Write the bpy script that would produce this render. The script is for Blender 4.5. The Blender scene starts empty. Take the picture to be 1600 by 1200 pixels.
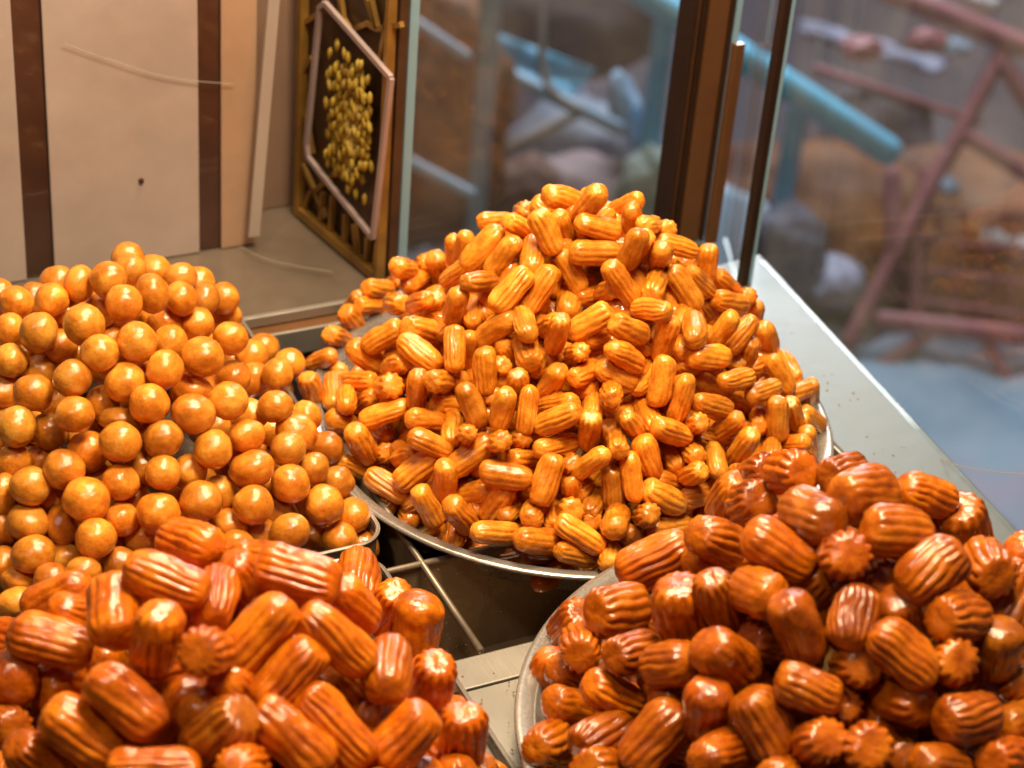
import bpy, bmesh, math, random
import numpy as np
from mathutils import Vector, Matrix, Quaternion, noise as mnoise

# ------------------------------------------------------------------ camera, world, lamps, exposure
scene = bpy.context.scene
COL = scene.collection
FPX = 3300.0                                   # focal length in photograph pixels (1600 wide)
PIT, ROLL, YAW, DIST = math.radians(33), math.radians(5), math.radians(28), 1.57
fw = np.array([math.sin(YAW)*math.cos(PIT), math.cos(YAW)*math.cos(PIT), -math.sin(PIT)])
r0 = np.array([math.cos(YAW), -math.sin(YAW), 0.0]); u0 = np.cross(r0, fw)
rt = r0*math.cos(ROLL) + u0*math.sin(ROLL)
up = -r0*math.sin(ROLL) + u0*math.cos(ROLL)
def ray(px, py):
    d = fw*FPX + rt*(px-800) + up*(600-py)
    return d/np.linalg.norm(d)
CAM = -ray(885, 665)*DIST
cd = bpy.data.cameras.new('camera'); cam = bpy.data.objects.new('camera', cd); COL.objects.link(cam)
cam.matrix_world = Matrix(((rt[0], up[0], -fw[0], CAM[0]), (rt[1], up[1], -fw[1], CAM[1]), (rt[2], up[2], -fw[2], CAM[2]), (0, 0, 0, 1)))
cd.sensor_width = 36; cd.lens = FPX/1600*36; cd.clip_end = 100; cd.clip_start = 0.05
cd.dof.use_dof = True; cd.dof.focus_distance = 1.40; cd.dof.aperture_fstop = (cd.lens/1000)/0.0115
scene.camera = cam

scene.view_settings.view_transform = 'Standard'; scene.view_settings.look = 'None'
scene.view_settings.exposure = 0.0; scene.view_settings.gamma = 1.0
scene.render.engine = 'CYCLES'
scene.cycles.use_denoising = True
scene.cycles.max_bounces = 10; scene.cycles.transparent_max_bounces = 12
scene.cycles.sample_clamp_indirect = 6.0
scene.cycles.caustics_reflective = False; scene.cycles.caustics_refractive = False

w = bpy.data.worlds.new('World'); scene.world = w; w.use_nodes = True
w.node_tree.nodes['Background'].inputs[0].default_value = (0.62, 0.66, 0.78, 1)
w.node_tree.nodes['Background'].inputs[1].default_value = 0.045

def area(name, loc, target, sx, sy, power, color):
    l = bpy.data.lights.new(name, 'AREA'); l.shape = 'RECTANGLE'; l.size = sx; l.size_y = sy
    l.energy = power; l.color = color
    o = bpy.data.objects.new(name, l); COL.objects.link(o); o.location = loc
    o.rotation_euler = (Vector(target)-Vector(loc)).to_track_quat('-Z', 'Y').to_euler()
    return o
WARM = (1.0, 0.79, 0.52)
area('case_lamp_rear', (0.0, 0.25, 1.0), (-0.05, 0.0, 0.0), 0.34, 0.22, 15.0, WARM)
area('case_lamp_front', (-0.10, -0.30, 1.10), (0.0, -0.15, 0.0), 0.34, 0.22, 20.0, WARM)
area('stall_lamp', (-0.9, -0.6, 1.5), (0.0, 0.0, 0.0), 0.14, 0.14, 7.5, (1.0, 0.82, 0.58))
area('market_lamp', (2.9, 4.6, 2.4), (2.4, 3.9, -1.7), 2.4, 2.4, 340.0, (0.86, 0.93, 1.0))

# ------------------------------------------------------------------ helpers
rng = random.Random(7)
def hit(px, py, z=0.0):
    d = ray(px, py); t = (z-CAM[2])/d[2]; return CAM+d*t
def at(px, py, depth):                          # point at a distance along the view direction
    d = ray(px, py); return CAM+d*(depth/(d@fw))
def on_y(px, py, y):
    d = ray(px, py); return CAM+d*((y-CAM[1])/d[1])
def on_x(px, py, x):
    d = ray(px, py); return CAM+d*((x-CAM[0])/d[0])
def px_of(p):
    v = np.asarray(p)-CAM; k = v@fw
    return 800+FPX*(v@rt)/k, 600-FPX*(v@up)/k

def put(name, me, parent=None):
    o = bpy.data.objects.new(name, me); COL.objects.link(o)
    if parent is not None: o.parent = parent
    return o
def from_bm(name, bm, mat, parent=None, smooth=False, bevel=0.0):
    if bevel: bmesh.ops.bevel(bm, geom=bm.edges[:], offset=bevel, segments=2, affect='EDGES', profile=0.6)
    me = bpy.data.meshes.new(name); bm.to_mesh(me); bm.free()
    me.materials.append(mat)
    if smooth: me.polygons.foreach_set('use_smooth', [True]*len(me.polygons))
    return put(name, me, parent)
def tag(o, label=None, cat=None, group=None, kind=None):
    if label: o['label'] = label
    if cat: o['category'] = cat
    if group: o['group'] = group
    if kind: o['kind'] = kind
    return o
def empty(name, loc=(0, 0, 0)):
    o = bpy.data.objects.new(name, None); COL.objects.link(o); o.location = loc; return o
def hexa(bm, pts):                               # eight points: bottom loop then top loop
    v = [bm.verts.new(Vector(p)) for p in pts]
    for f in ((3, 2, 1, 0), (4, 5, 6, 7), (0, 1, 5, 4), (1, 2, 6, 5), (2, 3, 7, 6), (3, 0, 4, 7)): bm.faces.new([v[i] for i in f])
def bx(bm, x0, x1, y0, y1, z0, z1):
    hexa(bm, [(x0, y0, z0), (x1, y0, z0), (x1, y1, z0), (x0, y1, z0), (x0, y0, z1), (x1, y0, z1), (x1, y1, z1), (x0, y1, z1)])
def box(name, x0, x1, y0, y1, z0, z1, mat, parent=None, bevel=0.0):
    bm = bmesh.new(); bx(bm, x0, x1, y0, y1, z0, z1); return from_bm(name, bm, mat, parent, bevel=bevel)
def slab(name, quad, z0, z1, mat, parent=None, bevel=0.0):      # quad in plan, extruded from z0 to z1
    bm = bmesh.new(); hexa(bm, [(p[0], p[1], z0) for p in quad]+[(p[0], p[1], z1) for p in quad])
    bmesh.ops.recalc_face_normals(bm, faces=bm.faces[:])
    return from_bm(name, bm, mat, parent, bevel=bevel)
def tube(bm, pts, rad, seg=12, cap=True):
    pts = [Vector(p) for p in pts]; rings = []
    n = len(pts); ref = Vector((0.3, 0.2, 1)).normalized()
    for i, p in enumerate(pts):
        t = (pts[min(i+1, n-1)]-pts[max(i-1, 0)]).normalized()
        a = t.cross(ref)
        if a.length < 1e-3: a = t.cross(Vector((1, 0, 0)))
        a.normalize(); b = t.cross(a)
        rr = rad[i] if isinstance(rad, (list, tuple)) else rad
        rings.append([bm.verts.new(p+(a*math.cos(k*2*math.pi/seg)+b*math.sin(k*2*math.pi/seg))*rr) for k in range(seg)])
    for q in range(n-1):
        for k in range(seg):
            bm.faces.new([rings[q][k], rings[q][(k+1) % seg], rings[q+1][(k+1) % seg], rings[q+1][k]])
    if cap:
        bm.faces.new(rings[0][::-1]); bm.faces.new(rings[-1])
def bar(name, a, b, rad, mat, parent=None, seg=12):
    bm = bmesh.new(); a = Vector(a); b = Vector(b); d = (b-a)
    k = min(0.3, rad/d.length)
    tube(bm, [a, a+d*k*0.3, a+d*k, b-d*k, b-d*k*0.3, b], [rad*0.6, rad*0.9, rad, rad, rad*0.9, rad*0.6], seg)
    return from_bm(name, bm, mat, parent, smooth=True)
def flatbar(name, a, b, wv, tv, mat, parent=None):               # rectangular bar from a to b; wv, tv half-width vectors
    a, b, wv, tv = (np.asarray(q, float) for q in (a, b, wv, tv))
    bm = bmesh.new(); hexa(bm, [a-wv-tv, a+wv-tv, a+wv+tv, a-wv+tv, b-wv-tv, b+wv-tv, b+wv+tv, b-wv+tv])
    bmesh.ops.recalc_face_normals(bm, faces=bm.faces[:])
    return from_bm(name, bm, mat, parent)

# ------------------------------------------------------------------ materials
def mat(name):
    m = bpy.data.materials.new(name); m.use_nodes = True
    nt = m.node_tree; return m, nt, nt.nodes['Principled BSDF']
def N(nt, typ, **kw):
    n = nt.nodes.new(typ)
    for k, v in kw.items():
        if k in n.inputs: n.inputs[k].default_value = v
        else: setattr(n, k, v)
    return n
def ramp(nt, fac, stops):
    r = nt.nodes.new('ShaderNodeValToRGB'); e = r.color_ramp.elements
    while len(e) < len(stops): e.new(0.5)
    for q, (p, c) in zip(e, stops): q.position = p; q.color = (*c, 1)
    nt.links.new(fac, r.inputs[0]); return r.outputs[0]
def mix(nt, fac, a, b, mode='MIX'):
    m = nt.nodes.new('ShaderNodeMix'); m.data_type = 'RGBA'; m.blend_type = mode
    for s, v in ((0, fac), (6, a), (7, b)):
        if hasattr(v, 'type') and hasattr(v, 'is_linked'): nt.links.new(v, m.inputs[s])
        else: m.inputs[s].default_value = v if s == 0 else (*v, 1)
    return m.outputs[2]

def pastry_material(name, deep, mid, pale, rough_bump, sparkle, fine):
    m, nt, b = mat(name); L = nt.links.new
    oi = N(nt, 'ShaderNodeObjectInfo'); tc = N(nt, 'ShaderNodeTexCoord')
    off = N(nt, 'ShaderNodeVectorMath', operation='MULTIPLY_ADD')
    comb = N(nt, 'ShaderNodeCombineXYZ')
    for i in range(3): L(oi.outputs['Random'], comb.inputs[i])
    L(comb.outputs[0], off.inputs[0]); off.inputs[1].default_value = (7, 3, 5); L(tc.outputs['Object'], off.inputs[2])
    V = off.outputs[0]
    n1 = N(nt, 'ShaderNodeTexNoise', Scale=1.1, Detail=3.0, Roughness=0.6); L(V, n1.inputs['Vector'])
    n2 = N(nt, 'ShaderNodeTexNoise', Scale=7.0, Detail=4.0, Roughness=0.65); L(V, n2.inputs['Vector'])
    c = ramp(nt, n1.outputs['Fac'], [(0.30, deep), (0.52, mid), (0.74, pale)])
    mot = ramp(nt, n2.outputs['Fac'], [(0.32, (0.70, 0.62, 0.50)), (0.5, (1, 1, 1)), (0.72, (1.12, 1.2, 1.35))])
    c = mix(nt, 0.5, c, mot, 'MULTIPLY')
    tone = N(nt, 'ShaderNodeObjectInfo')
    c = mix(nt, 1.0, c, tone.outputs['Color'], 'MULTIPLY')
    L(c, b.inputs['Base Color'])
    b.inputs['Roughness'].default_value = 0.5
    b.inputs['Specular IOR Level'].default_value = 0.12
    b.inputs['Subsurface Weight'].default_value = 0.12
    b.inputs['Subsurface Radius'].default_value = (1.0, 0.35, 0.08)
    b.inputs['Subsurface Scale'].default_value = 0.006
    b.inputs['Coat Weight'].default_value = 1.0
    b.inputs['Coat IOR'].default_value = 1.54
    n5 = N(nt, 'ShaderNodeTexNoise', Scale=2.5, Detail=2.0); L(V, n5.inputs['Vector'])
    cr = N(nt, 'ShaderNodeMapRange'); L(n5.outputs['Fac'], cr.inputs[0])
    cr.inputs[1].default_value = 0.35; cr.inputs[2].default_value = 0.65; cr.inputs[3].default_value = 0.035; cr.inputs[4].default_value = 0.11
    L(cr.outputs[0], b.inputs['Coat Roughness'])
    # dough relief under the syrup, finer wrinkles in the syrup film
    n3 = N(nt, 'ShaderNodeTexNoise', Scale=5.0, Detail=5.0, Roughness=0.6); L(V, n3.inputs['Vector'])
    b1 = N(nt, 'ShaderNodeBump', Strength=rough_bump, Distance=0.0022); L(n3.outputs['Fac'], b1.inputs['Height'])
    L(b1.outputs[0], b.inputs['Normal'])
    n4 = N(nt, 'ShaderNodeTexNoise', Scale=fine, Detail=6.0, Roughness=0.66, Distortion=0.4); L(V, n4.inputs['Vector'])
    b2 = N(nt, 'ShaderNodeBump', Strength=sparkle, Distance=0.0016); L(n4.outputs['Fac'], b2.inputs['Height'])
    L(b2.outputs[0], b.inputs['Coat Normal'])
    return m
M_BALL = pastry_material('fried_dough_golden', (0.42, 0.120, 0.007), (0.63, 0.215, 0.016), (0.76, 0.34, 0.045), 0.25, 0.20, 7.0)
M_SMALL = pastry_material('fried_dough_amber', (0.44, 0.115, 0.005), (0.66, 0.215, 0.012), (0.78, 0.32, 0.035), 0.26, 0.20, 6.0)
M_LARGE = pastry_material('fried_dough_copper', (0.27, 0.046, 0.001), (0.49, 0.108, 0.001), (0.66, 0.19, 0.006), 0.24, 0.17, 6.0)

def plain(name, col, rough=0.5, metal=0.0, var=0.15, scale=8.0, bump=0.0, bscale=None, coat=0.0, coords='Object'):
    m, nt, b = mat(name); L = nt.links.new
    tc = N(nt, 'ShaderNodeTexCoord'); n = N(nt, 'ShaderNodeTexNoise', Scale=scale, Detail=5.0, Roughness=0.6)
    L(tc.outputs[coords], n.inputs['Vector'])
    lo = tuple(c*(1-var) for c in col); hi = tuple(min(1, c*(1+var)) for c in col)
    L(ramp(nt, n.outputs['Fac'], [(0.3, lo), (0.7, hi)]), b.inputs['Base Color'])
    b.inputs['Metallic'].default_value = metal
    rr = N(nt, 'ShaderNodeMapRange'); L(n.outputs['Fac'], rr.inputs[0])
    rr.inputs[3].default_value = rough*0.75; rr.inputs[4].default_value = rough*1.25; L(rr.outputs[0], b.inputs['Roughness'])
    b.inputs['Coat Weight'].default_value = coat
    if bump:
        n2 = N(nt, 'ShaderNodeTexNoise', Scale=bscale or scale*4, Detail=4.0); L(tc.outputs[coords], n2.inputs['Vector'])
        bp = N(nt, 'ShaderNodeBump', Strength=bump, Distance=0.002); L(n2.outputs['Fac'], bp.inputs['Height']); L(bp.outputs[0], b.inputs['Normal'])
    return m
def steel(name, col, rough, wet=False, stretch=(1, 1, 1)):
    m, nt, b = mat(name); L = nt.links.new
    tc = N(nt, 'ShaderNodeTexCoord'); mp = N(nt, 'ShaderNodeMapping'); mp.inputs['Scale'].default_value = stretch
    L(tc.outputs['Object'], mp.inputs[0])
    n = N(nt, 'ShaderNodeTexNoise', Scale=60.0, Detail=6.0, Roughness=0.7); L(mp.outputs[0], n.inputs['Vector'])
    n0 = N(nt, 'ShaderNodeTexNoise', Scale=9.0, Detail=4.0); L(tc.outputs['Object'], n0.inputs['Vector'])
    lo = tuple(c*0.72 for c in col)
    L(ramp(nt, n0.outputs['Fac'], [(0.35, lo), (0.62, col)]), b.inputs['Base Color'])
    b.inputs['Metallic'].default_value = 0.62
    rr = N(nt, 'ShaderNodeMapRange'); L(n.outputs['Fac'], rr.inputs[0]); rr.inputs[3].default_value = rough*0.6; rr.inputs[4].default_value = rough*1.4
    L(rr.outputs[0], b.inputs['Roughness'])
    h = n.outputs['Fac']; st = 0.12
    if wet:
        v = N(nt, 'ShaderNodeTexVoronoi', Scale=140.0); L(tc.outputs['Object'], v.inputs['Vector'])
        h = ramp(nt, v.outputs['Distance'], [(0.0, (1, 1, 1)), (0.22, (0.75, 0.75, 0.75)), (0.30, (0, 0, 0))]); st = 0.5
    bp = N(nt, 'ShaderNodeBump', Strength=st, Distance=0.001); L(h, bp.inputs['Height']); L(bp.outputs[0], b.inputs['Normal'])
    return m
M_STEEL = steel('brushed_steel', (0.42, 0.385, 0.34), 0.36, stretch=(1, 12, 1))
M_DECK = steel('worn_steel_sheet', (0.235, 0.215, 0.185), 0.42, stretch=(12, 1, 1))
M_LEDGE = plain('pale_steel_ledge', (0.10, 0.105, 0.092), 0.34, 0.15, 0.12, 6.0, 0.1, 40)
M_TRAY = steel('tray_steel', (0.40, 0.36, 0.32), 0.27, stretch=(3, 3, 12))
M_WET = plain('syrup_splashed_steel', (0.34, 0.24, 0.15), 0.3, 0.35, 0.35, 14.0, 0.2, 60)
M_BEAD = plain('dull_steel_bead', (0.20, 0.155, 0.11), 0.35, 0.5, 0.3, 30.0)
def syrup_material():
    m, nt, b = mat('pooled_syrup'); L = nt.links.new
    tc = N(nt, 'ShaderNodeTexCoord'); n = N(nt, 'ShaderNodeTexNoise', Scale=14.0, Detail=4.0); L(tc.outputs['Object'], n.inputs['Vector'])
    L(ramp(nt, n.outputs['Fac'], [(0.35, (0.30, 0.12, 0.02)), (0.65, (0.62, 0.36, 0.12))]), b.inputs['Base Color'])
    b.inputs['Roughness'].default_value = 0.12; b.inputs['Coat Weight'].default_value = 1; b.inputs['Coat Roughness'].default_value = 0.03
    bp = N(nt, 'ShaderNodeBump', Strength=0.3, Distance=0.003); L(n.outputs['Fac'], bp.inputs['Height']); L(bp.outputs[0], b.inputs['Coat Normal'])
    return m
M_SYRUP = syrup_material()
def glass_material(name, tint, edge=False, ecol=(0.30, 0.48, 0.58), ew=0.7):
    m = bpy.data.materials.new(name); m.use_nodes = True; nt = m.node_tree; nt.nodes.clear(); L = nt.links.new
    out = N(nt, 'ShaderNodeOutputMaterial'); mx = N(nt, 'ShaderNodeMixShader'); tr = N(nt, 'ShaderNodeBsdfTransparent'); gl = N(nt, 'ShaderNodeBsdfGlossy')
    tr.inputs[0].default_value = (*tint, 1); gl.inputs['Roughness'].default_value = 0.02; gl.inputs[0].default_value = (1, 1, 1, 1)
    lw = N(nt, 'ShaderNodeLayerWeight', Blend=0.5); pw = N(nt, 'ShaderNodeMath', operation='POWER'); pw.inputs[1].default_value = 4.5
    ma = N(nt, 'ShaderNodeMath', operation='MULTIPLY_ADD'); ma.inputs[1].default_value = 0.6; ma.inputs[2].default_value = 0.02
    L(lw.outputs['Facing'], pw.inputs[0]); L(pw.outputs[0], ma.inputs[0])
    L(ma.outputs[0], mx.inputs[0]); L(tr.outputs[0], mx.inputs[1]); L(gl.outputs[0], mx.inputs[2])
    if edge:
        df = N(nt, 'ShaderNodeBsdfDiffuse'); df.inputs[0].default_value = (*ecol, 1)
        m2 = N(nt, 'ShaderNodeMixShader'); m2.inputs[0].default_value = ew
        L(mx.outputs[0], m2.inputs[1]); L(df.outputs[0], m2.inputs[2]); L(m2.outputs[0], out.inputs[0])
    else:                                              # pale diffuse veil mixed in to imitate reflected haze on the pane
        df = N(nt, 'ShaderNodeBsdfDiffuse'); df.inputs[0].default_value = (0.9, 0.88, 0.86, 1)
        tc = N(nt, 'ShaderNodeTexCoord'); sm = N(nt, 'ShaderNodeTexNoise', Scale=9.0, Detail=5.0, Distortion=1.5); L(tc.outputs['Object'], sm.inputs['Vector'])
        mr = N(nt, 'ShaderNodeMapRange'); L(sm.outputs['Fac'], mr.inputs[0]); mr.inputs[1].default_value = 0.35; mr.inputs[2].default_value = 0.75; mr.inputs[3].default_value = 0.012; mr.inputs[4].default_value = 0.05
        m2 = N(nt, 'ShaderNodeMixShader'); L(mr.outputs[0], m2.inputs[0]); L(mx.outputs[0], m2.inputs[1]); L(df.outputs[0], m2.inputs[2]); L(m2.outputs[0], out.inputs[0])
    return m
M_GLASS = glass_material('clear_glass', (0.96, 0.98, 0.98))
M_GEDGE = glass_material('glass_edge', (0.8, 0.9, 0.95), True)
M_PANEL = plain('beige_laminate', (0.40, 0.26, 0.17), 0.22, 0, 0.16, 9.0, 0.08, 40, coat=0.3)
M_PANELG = plain('pinkish_grey_laminate', (0.42, 0.34, 0.30), 0.22, 0, 0.14, 9.0, 0.06, 40, coat=0.3)
M_PANELB = plain('brown_mirror_panel', (0.22, 0.14, 0.10), 0.3, 0, 0.2, 4.0, coat=0.3)
M_STRIP = plain('dark_brown_strip', (0.055, 0.024, 0.016), 0.3, 0, 0.3, 10.0, coat=0.4)
M_BRONZE = plain('bronze_aluminium', (0.19, 0.085, 0.035), 0.26, 0.35, 0.2, 6.0)
M_BRONZED = plain('dark_bronze_aluminium', (0.055, 0.028, 0.018), 0.35, 0.5, 0.2, 6.0)
M_GOLD = plain('gilded_lattice', (0.26, 0.14, 0.03), 0.35, 0.3, 0.35, 25.0)
M_MAUVE = plain('pewter_bar', (0.42, 0.32, 0.31), 0.35, 0.3, 0.1, 20.0)
M_DARK = plain('dark_lattice_backing', (0.055, 0.026, 0.012), 0.4, 0, 0.6, 14.0)
def streaky(name, a, b_, c_):
    m, nt, b = mat(name); L = nt.links.new
    tc = N(nt, 'ShaderNodeTexCoord'); n = N(nt, 'ShaderNodeTexNoise', Scale=45.0, Detail=3.0); L(tc.outputs['Object'], n.inputs['Vector'])
    L(ramp(nt, n.outputs['Fac'], [(0.36, a), (0.52, b_), (0.68, c_)]), b.inputs['Base Color']); b.inputs['Roughness'].default_value = 0.7
    return m
M_YELLOW = streaky('yellow_green_petals', (0.20, 0.115, 0.008), (0.32, 0.21, 0.012), (0.40, 0.29, 0.06))
M_CYAN = plain('sky_blue_paint', (0.20, 0.62, 0.92), 0.35, 0, 0.15, 4.0)
M_CYANP = plain('sky_blue_plastic', (0.14, 0.46, 0.70), 0.45, 0, 0.2, 3.0)
M_PALEB = plain('pale_blue_plastic', (0.28, 0.42, 0.58), 0.5, 0, 0.25, 3.0)
M_LAV = plain('lavender_grey_sack', (0.24, 0.24, 0.34), 0.6, 0, 0.25, 4.0)
M_PINK = plain('dusty_pink_paint', (0.36, 0.115, 0.14), 0.5, 0, 0.2, 6.0)
M_BEIGEB = plain('beige_pole_paint', (0.26, 0.24, 0.24), 0.5, 0, 0.15, 6.0)
def patchy(name, cols, scale):
    m, nt, b = mat(name); L = nt.links.new
    tc = N(nt, 'ShaderNodeTexCoord'); n = N(nt, 'ShaderNodeTexNoise', Scale=scale, Detail=3.0, Roughness=0.55); L(tc.outputs['Object'], n.inputs['Vector'])
    k = len(cols); L(ramp(nt, n.outputs['Fac'], [(0.3+0.4*i/(k-1), c) for i, c in enumerate(cols)]), b.inputs['Base Color']); b.inputs['Roughness'].default_value = 0.7
    return m
M_GROUND = patchy('stained_market_floor', [(0.032, 0.020, 0.024), (0.050, 0.036, 0.046), (0.075, 0.062, 0.085)], 1.2)
M_TARP = patchy('blue_lavender_tarp', [(0.09, 0.19, 0.29), (0.18, 0.28, 0.38), (0.28, 0.25, 0.34)], 2.6)
M_GOODS = patchy('brown_orange_goods', [(0.06, 0.022, 0.018), (0.20, 0.066, 0.02), (0.42, 0.15, 0.028)], 2.0)
M_GREY = plain('grey_cardboard', (0.085, 0.060, 0.068), 0.7, 0, 0.25, 5.0)
M_WHITE = plain('off_white_plastic', (0.62, 0.62, 0.66), 0.5, 0, 0.1, 5.0)
M_STREAK = glass_material('half_clear_streak', (0.85, 0.83, 0.78), True, (0.62, 0.56, 0.48), 0.2)  # colour of the thin streaks; on pane and wall it imitates glints

# ------------------------------------------------------------------ the display case: decks, rails, divided insert
ZD = -0.012
ground = box('ground', -14, 18, -10, 24, -1.95, -1.85, M_GROUND); tag(ground, kind='structure')
e0, e1 = hit(1187, 396, ZD), hit(1600, 840, ZD)
ed = (e1-e0)/np.linalg.norm(e1-e0)
eb = e0+ed*1.1
ledge = slab('right_ledge', [(0.192, e0[1]-0.012), (0.192, eb[1]), (eb[0], eb[1]), (e0[0], e0[1])], ZD-0.03, ZD, M_LEDGE, bevel=0.0015)
tag(ledge, kind='structure')
fd = slab('front_deck', [(-0.195, -0.2295), (-0.195, -0.9), (0.19, -0.9), (0.19, -0.2295)], ZD-0.03, ZD-0.002, M_DECK); tag(fd, kind='structure')
fs = slab('front_deck_strip', [(-0.195, -0.201), (-0.195, -0.229), (0.19, -0.229), (0.19, -0.201)], ZD-0.03, ZD, M_DECK, bevel=0.0012); tag(fs, kind='structure')
rd = slab('rear_deck', [(-0.75, 0.232), (-0.036, 0.232), (-0.046, 0.50), (-0.75, 0.50)], ZD-0.03, ZD-0.002, plain('rear_deck_steel', (0.165, 0.125, 0.095), 0.24, 0.3, 0.35, 7.0, 0.1, 40)); tag(rd, kind='structure')
rd2 = slab('rear_sill', [(-0.0355, 0.232), (0.26, 0.232), (0.26, 0.270), (-0.0355, 0.270)], ZD-0.03, ZD-0.003, M_LEDGE); tag(rd2, kind='structure')
rail = empty('rear_rail', (0, 0.22, ZD)); tag(rail, 'low bright steel rail behind the round tray and the ball tray', 'rail')
def rel(o, p): o.parent = p; o.matrix_parent_inverse = Matrix.Translation(-p.location); return o
rel(box('channel', -0.60, 0.188, 0.207, 0.229, ZD-0.03, ZD-0.004, M_BRONZE, bevel=0.001), rail)
rel(box('lip', -0.60, 0.188, 0.2255, 0.231, ZD-0.003, ZD+0.006, M_STEEL, bevel=0.001), rail)
rel(box('lip', -0.60, 0.188, 0.203, 0.2065, ZD-0.02, ZD+0.002, M_STEEL, bevel=0.001), rail)
ins = empty('divided_steel_insert', (-0.16, -0.1, -0.10)); tag(ins, 'syrup-splashed steel insert divided into deep cells between the trays', 'insert')
rel(box('floor', -0.60, 0.19, -0.199, 0.202, -0.103, -0.10, M_WET), ins)
for yy in ((-0.1035, -0.1015), (0.05, 0.052)):
    rel(box('divider', -0.60, 0.189, yy[0], yy[1], -0.0998, ZD-0.002, M_WET), ins)
for xx in ((-0.161, -0.159), (0.02, 0.022), (-0.40, -0.398)):
    rel(box('divider', xx[0], xx[1], -0.198, 0.2015, -0.0999, ZD-0.001, M_WET), ins)
for a, b in (((-0.60, -0.1025), (0.189, -0.1025)), ((-0.16, -0.199), (-0.16, 0.2)), ((0.021, -0.199), (0.021, 0.2))):
    bm = bmesh.new(); tube(bm, [(a[0], a[1], ZD+0.0003), (b[0], b[1], ZD+0.0003)], 0.0026, 10); rel(from_bm('edge_bead', bm, M_BEAD, smooth=True), ins)
rel(box('side_wall', 0.1895, 0.1915, -0.20, 0.202, -0.10, ZD-0.001, M_WET), ins)
rel(box('front_wall', -0.60, 0.189, -0.2005, -0.1985, -0.10, ZD-0.003, M_WET), ins)

def drops(name, m, n, place_, r0_, r1_, label, cat, seed, flat=0.6):
    bm = bmesh.new(); rg = random.Random(seed)
    for i in range(n):
        p, nn = place_(rg); r = rg.uniform(r0_, r1_)
        qn = Vector(nn).to_track_quat('Z', 'Y').to_matrix().to_4x4()
        bmesh.ops.create_icosphere(bm, subdivisions=1, radius=r, matrix=Matrix.Translation(p) @ qn @ Matrix.Rotation(rg.uniform(0, 6), 4, 'Z') @ Matrix.Diagonal((1, rg.uniform(0.6, 1), flat, 1)))
    o = from_bm(name, bm, m, smooth=True); tag(o, label, cat, kind='stuff'); return o
M_DROP = plain('amber_droplet', (0.42, 0.24, 0.09), 0.08, 0, 0.2, 20, coat=1.0)
drops('syrup_droplets', M_DROP, 420, lambda g_: (((g_.uniform(-0.155, 0.01), -0.1037, g_.uniform(-0.075, -0.016)), (0, -1, 0)) if g_.random() < 0.5 else ((-0.1588, g_.uniform(-0.195, -0.105), g_.uniform(-0.08, -0.014)), (1, 0, 0)) if g_.random() < 0.3 else ((-0.1612, g_.uniform(-0.195, -0.105), g_.uniform(-0.08, -0.014)), (-1, 0, 0))), 0.0003, 0.0009, 'tiny syrup droplets clinging to the walls of the empty steel cells', 'droplets', 5)
M_CRUMB = plain('brown_crumb', (0.36, 0.15, 0.04), 0.5, 0, 0.3, 20)
drops('crumbs', M_CRUMB, 90, lambda g_: ((g_.uniform(-0.19, -0.12), g_.uniform(-0.34, -0.205), ZD+0.0003), (0, 0, 1)) if g_.random() < 0.5 else ((g_.uniform(0.20, 0.25), g_.uniform(-0.3, 0.12), ZD+0.0003), (0, 0, 1)), 0.0003, 0.0010, 'small brown crumbs scattered on the steel deck and the pale ledge', 'crumbs', 6, 0.8)
def round_tray(name, c, R, zr, zf, label):
    t = empty(name, (c[0], c[1], zf)); tag(t, label, 'tray', 'round steel trays of ridged pastries')
    def lathe(nm, prof, seg=160, parent=t):
        bm = bmesh.new(); rings = []
        for (r, z) in prof: rings.append([bm.verts.new((r*math.cos(2*math.pi*k/seg), r*math.sin(2*math.pi*k/seg), z-zf)) for k in range(seg)])
        for q in range(len(rings)-1):
            for k in range(seg): bm.faces.new([rings[q][k], rings[q][(k+1) % seg], rings[q+1][(k+1) % seg], rings[q+1][k]])
        return bm
    bm = lathe('', [(0.0005, zf), (R-0.035, zf), (R-0.028, zf+0.003), (R-0.0125, zr-0.004), (R-0.011, zr-0.0025), (R-0.0115, zr-0.0035), (R-0.0135, zr-0.006), (R-0.028, zf+0.001), (0.0005, zf-0.002)])
    from_bm('basin', bm, M_TRAY, t, smooth=True)
    bm = lathe('', [(R-0.0112, zr-0.0026), (R-0.009, zr-0.0012), (R-0.003, zr+0.0004), (R, zr+0.0004), (R+0.0008, zr-0.0015), (R-0.001, zr-0.003), (R-0.004, zr-0.0024), (R-0.0112, zr-0.0036)])
    from_bm('rim', bm, M_TRAY, t, smooth=True)
    bm = lathe('', [(0.0005, zf+0.004), (R-0.05, zf+0.0042), (R-0.0265, zf+0.0038)], 96)
    s = from_bm('syrup_pool', bm, M_SYRUP, None, smooth=True); s.location = t.location
    tag(s, 'thin pool of amber syrup lying in the %s' % ('middle round tray' if c[1] > -0.1 else 'front round tray'), 'syrup')
    return t
TC, TR_ = (0.010, 0.013), 0.197
round_tray('round_steel_tray', TC, TR_, 0.0, -0.034, 'round steel tray under the large middle heap of small ridged pastries')
RC, RR = (0.002, -0.378), 0.203
round_tray('round_steel_tray', RC, RR, 0.020, -0.012, 'round steel tray under the copper pastries at the lower right')

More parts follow.
